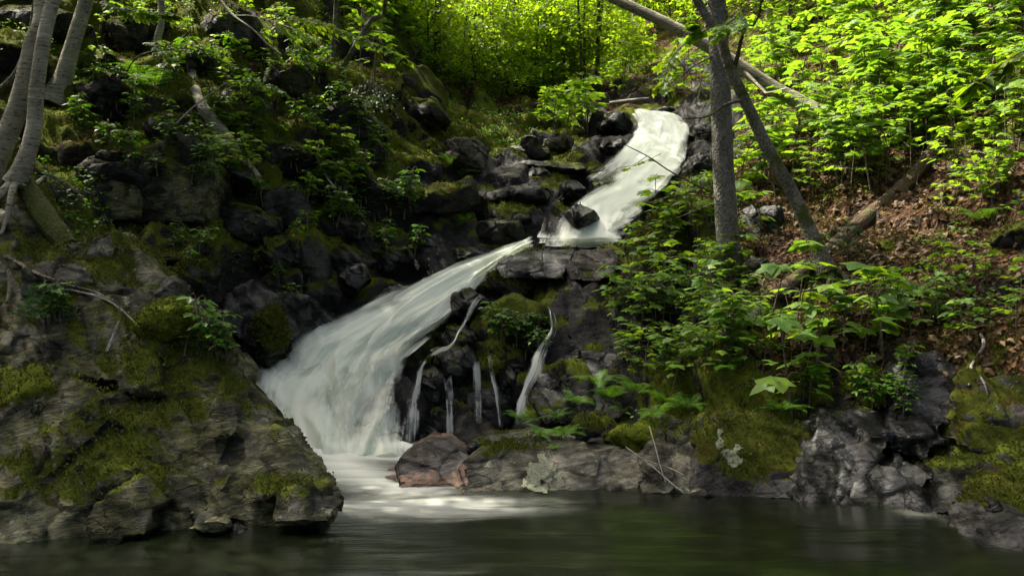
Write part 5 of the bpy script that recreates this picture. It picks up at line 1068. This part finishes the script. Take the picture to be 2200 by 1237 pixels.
for k, (px, Y, r, lb) in enumerate([(1035, 22.5, .10, 'straight dark trunk rising from the far side of the upper pool'), (1112, 23.5, .09, 'slim dark trunk in the middle of the back slope'), (1018, 21.5, .06, 'leaning dark stem at the left of the upper pool'), (938, 20.5, .07, 'thin dark trunk beside the mossy crag'), (785, 17.6, .07, 'pale thin trunk standing on the rim of the left bank'), (812, 18.2, .06, 'second pale trunk on the left bank rim, right of the thin one'), (1282, 22, .045, 'slender sapling trunk above the upper fall'), (1655, 20, .07, 'grey trunk at the top of the right slope'), (965, 21, .035, 'thin pale stem in the leaves above the mossy crag'), (1078, 24.5, .04, 'thin dark stem between the two dark trunks of the back slope'), (1165, 25, .05, 'pale slim trunk right of the middle of the back slope'), (1215, 23, .04, 'thin dark stem above the flat log of the upper pool'), (1350, 24, .05, 'slim grey trunk high behind the upper fall lip'), (1000, 26, .06, 'grey slim trunk deep in the bright leaves of the back slope')]):
    x = (px-1100)/F*Y; b = drop(x, Y); rgk = np.random.default_rng(900+k); h = rgk.uniform(8, 10); ln = rgk.normal(0, .05, 2)*h
    big_tree('forest_tree', lb, [b-(0, 0, .2), b+(ln[0]*.2, 0, h*.3), b+(ln[0]*.5, ln[1]*.5, h*.65), b+(ln[0], ln[1], h)], (r*1.3, r, r*.8, r*.3), 'birch' if 'pale' in lb or 'grey' in lb else 'darkbark', [((-1.9, 16.9, 10.8), (1.7, 1.5, .7)), ((-.4, 18.6, 11.2), (1.8, 1.5, .7))] if 'second' in lb else [(b+(ln[0], ln[1], h*.95), (1.7, 1.7, .9))], 7000 if 'second' in lb else 350, .13, 8, 900+k, cmat='far_leaf', clumps=60)  # second pale trunk: dense crown added out of view to shade the upper fall

# ------------------------------------------------------------------ leaf litter and low growth nobody could count
def face_samples(wt, n, rg):
    a, b, c, d = (GV[GF[:, k]] for k in range(4))
    ar = np.linalg.norm(np.cross(c-a, d-b), axis=1)*.5*wt; pick = rg.choice(len(ar), n, p=ar/ar.sum()); s, t = rg.random((2, n, 1))
    p = (a[pick]*(1-s)+b[pick]*s)*(1-t)+(d[pick]*(1-s)+c[pick]*s)*t
    return p, GN[GF[pick, 0]]
cen = GV[GF].mean(1); inview = (np.abs(cen[:, 0]) < cen[:, 1]*.62+.4) & (cen[:, 1] > 5)
lit = GLIT[GF[:, 0]]; wf = GWET[GF[:, 0]]; nzf = GN[GF[:, 0], 2]
rg = np.random.default_rng(41)
w_ = inview*np.clip(lit-.30, 0, 1)*np.where(cen[:, 1] < 17, 1, .25)*np.clip(nzf, 0, 1)
p, n = face_samples(w_*(1-((cen[:, 0] < -.9) & (cen[:, 1] < 7.7))), 27000, rg); a = rg.uniform(0, 6.3, len(p))
tp = np.column_stack((np.cos(a), np.sin(a), rg.normal(0, .25, len(p)))); tp -= n*((tp*n).sum(1)*.8)[:, None]
o = obj('leaf_litter', leaves_mesh('leaf_litter', T_DEAD, p+n*.012, tp, n+rg.normal(0, .35, n.shape), rg.uniform(.055, .13, len(p)), MAT['dead'])); tag(o, kind='stuff')
# moss fibres on the cushions, boulders and banks
MAT['moss'] = leaf_material('moss_fibre', [(.030, .042, .004), (.062, .078, .008), (.10, .112, .011), (.075, .060, .012)], .2, (1.4, 1.3, .5), .8)
mp_, mn_ = [], []
for v, n, ms in ROCKS:
    c = v.mean(0); dist = max(c[1], 5)
    if dist > 16: continue
    ok = np.flatnonzero((ms > .53) & (np.abs(v[:, 0]) < v[:, 1]*.65+.3)); vox = np.linalg.norm(v[1]-v[0])
    k = int(len(ok)*min(1.6, (vox/.022)**2*1.5*(6.5/dist)**2)); 
    if k < 1: continue
    q = rg.choice(ok, k); mp_.append(v[q]+rg.normal(0, vox*.35, (k, 3))); mn_.append(n[q])
w_ = inview*np.clip(GMOSS[GF[:, 0]]-.50, 0, .15)*(6.5/np.maximum(cen[:, 1], 6))**2*(cen[:, 1] < 17)
p, n = face_samples(w_*(1-((cen[:, 0] < -.9) & (cen[:, 1] < 7.7))), 70000, rg); mp_.append(p); mn_.append(n)
p = np.concatenate(mp_); n = np.concatenate(mn_); k = len(p)
print('moss fibres', k)
o = obj('moss', leaves_mesh('moss', T_DIA, p, n*.9+rg.normal(0, .55, (k, 3))+(0, 0, .3), rg.normal(size=(k, 3)), rg.uniform(.012, .030, k)*np.maximum(1, p[:, 1]/7.5), MAT['moss'])); tag(o, kind='stuff')
# small green herbs in patches over the mossy banks
pn = fbm(cen*.9, 55, 3)
w_ = inview*np.clip(pn-.02, 0, 1)*(1-wf)*np.clip(nzf+.2, 0, 1)*np.where(cen[:, 1] < 20, 1, .2)
p, n = face_samples(w_*(1-((cen[:, 0] < -.9) & (cen[:, 1] < 7.7))), 12000, rg); k = 8
p = np.repeat(p, k, 0)+rg.normal(0, .045, (len(p)*k, 3))*np.array((1, 1, .3)); nn = np.repeat(n, k, 0); p = p+nn*.02+np.column_stack((np.zeros((len(p), 2)), rg.uniform(.02, .10, len(p)))); a = rg.uniform(0, 6.3, len(p))
o = obj('undergrowth', leaves_mesh('undergrowth', T_OVAL, p, np.column_stack((np.cos(a), np.sin(a), rg.normal(-.1, .3, len(p)))), nn+rg.normal(0, .3, nn.shape)+(0, 0, .6), rg.uniform(.025, .065, len(p)), MAT['herb'])); tag(o, kind='stuff')

# leaf masses added out of view round the camera to shade the near side
rg = np.random.default_rng(61); P_ = []
for cx, cy_, cz, r in [(-9, 3, 9, 3.2), (-7, -2, 8, 3.4), (-10, -6, 10, 4), (-3, -8, 8, 3.6), (2, -9, 8.5, 3.6), (7, -7, 8, 3.6), (8, -2, 7.5, 3.2), (9.5, 2.5, 8.5, 3), (12, -5, 10, 4), (-6, -11, 10, 4), (5, -13, 10, 4), (-13, 4, 12, 4), (13, 5, 12, 3.5), (0, -4, 12, 3.2)]:
    d = rg.normal(size=(70, 3)); d /= np.linalg.norm(d, axis=1)[:, None]; cc = np.array((cx, cy_, cz))+d*np.array((r, r, r*1.0))*(rg.random((70, 1))**.4)
    P_.append(cc[rg.integers(0, 70, 2600)]+rg.normal(size=(2600, 3))*np.array((.6, .6, .25)))
p = np.concatenate(P_); k = len(p); a = rg.uniform(0, 6.3, k)
o = obj('shade_woods', leaves_mesh('shade_woods', T_DIA, p, np.column_stack((np.cos(a), np.sin(a), rg.normal(-.3, .4, k))), rg.normal(size=(k, 3))+(0, 0, 1), rg.uniform(.22, .42, k), MAT['canopy_leaf'])); tag(o, kind='stuff')
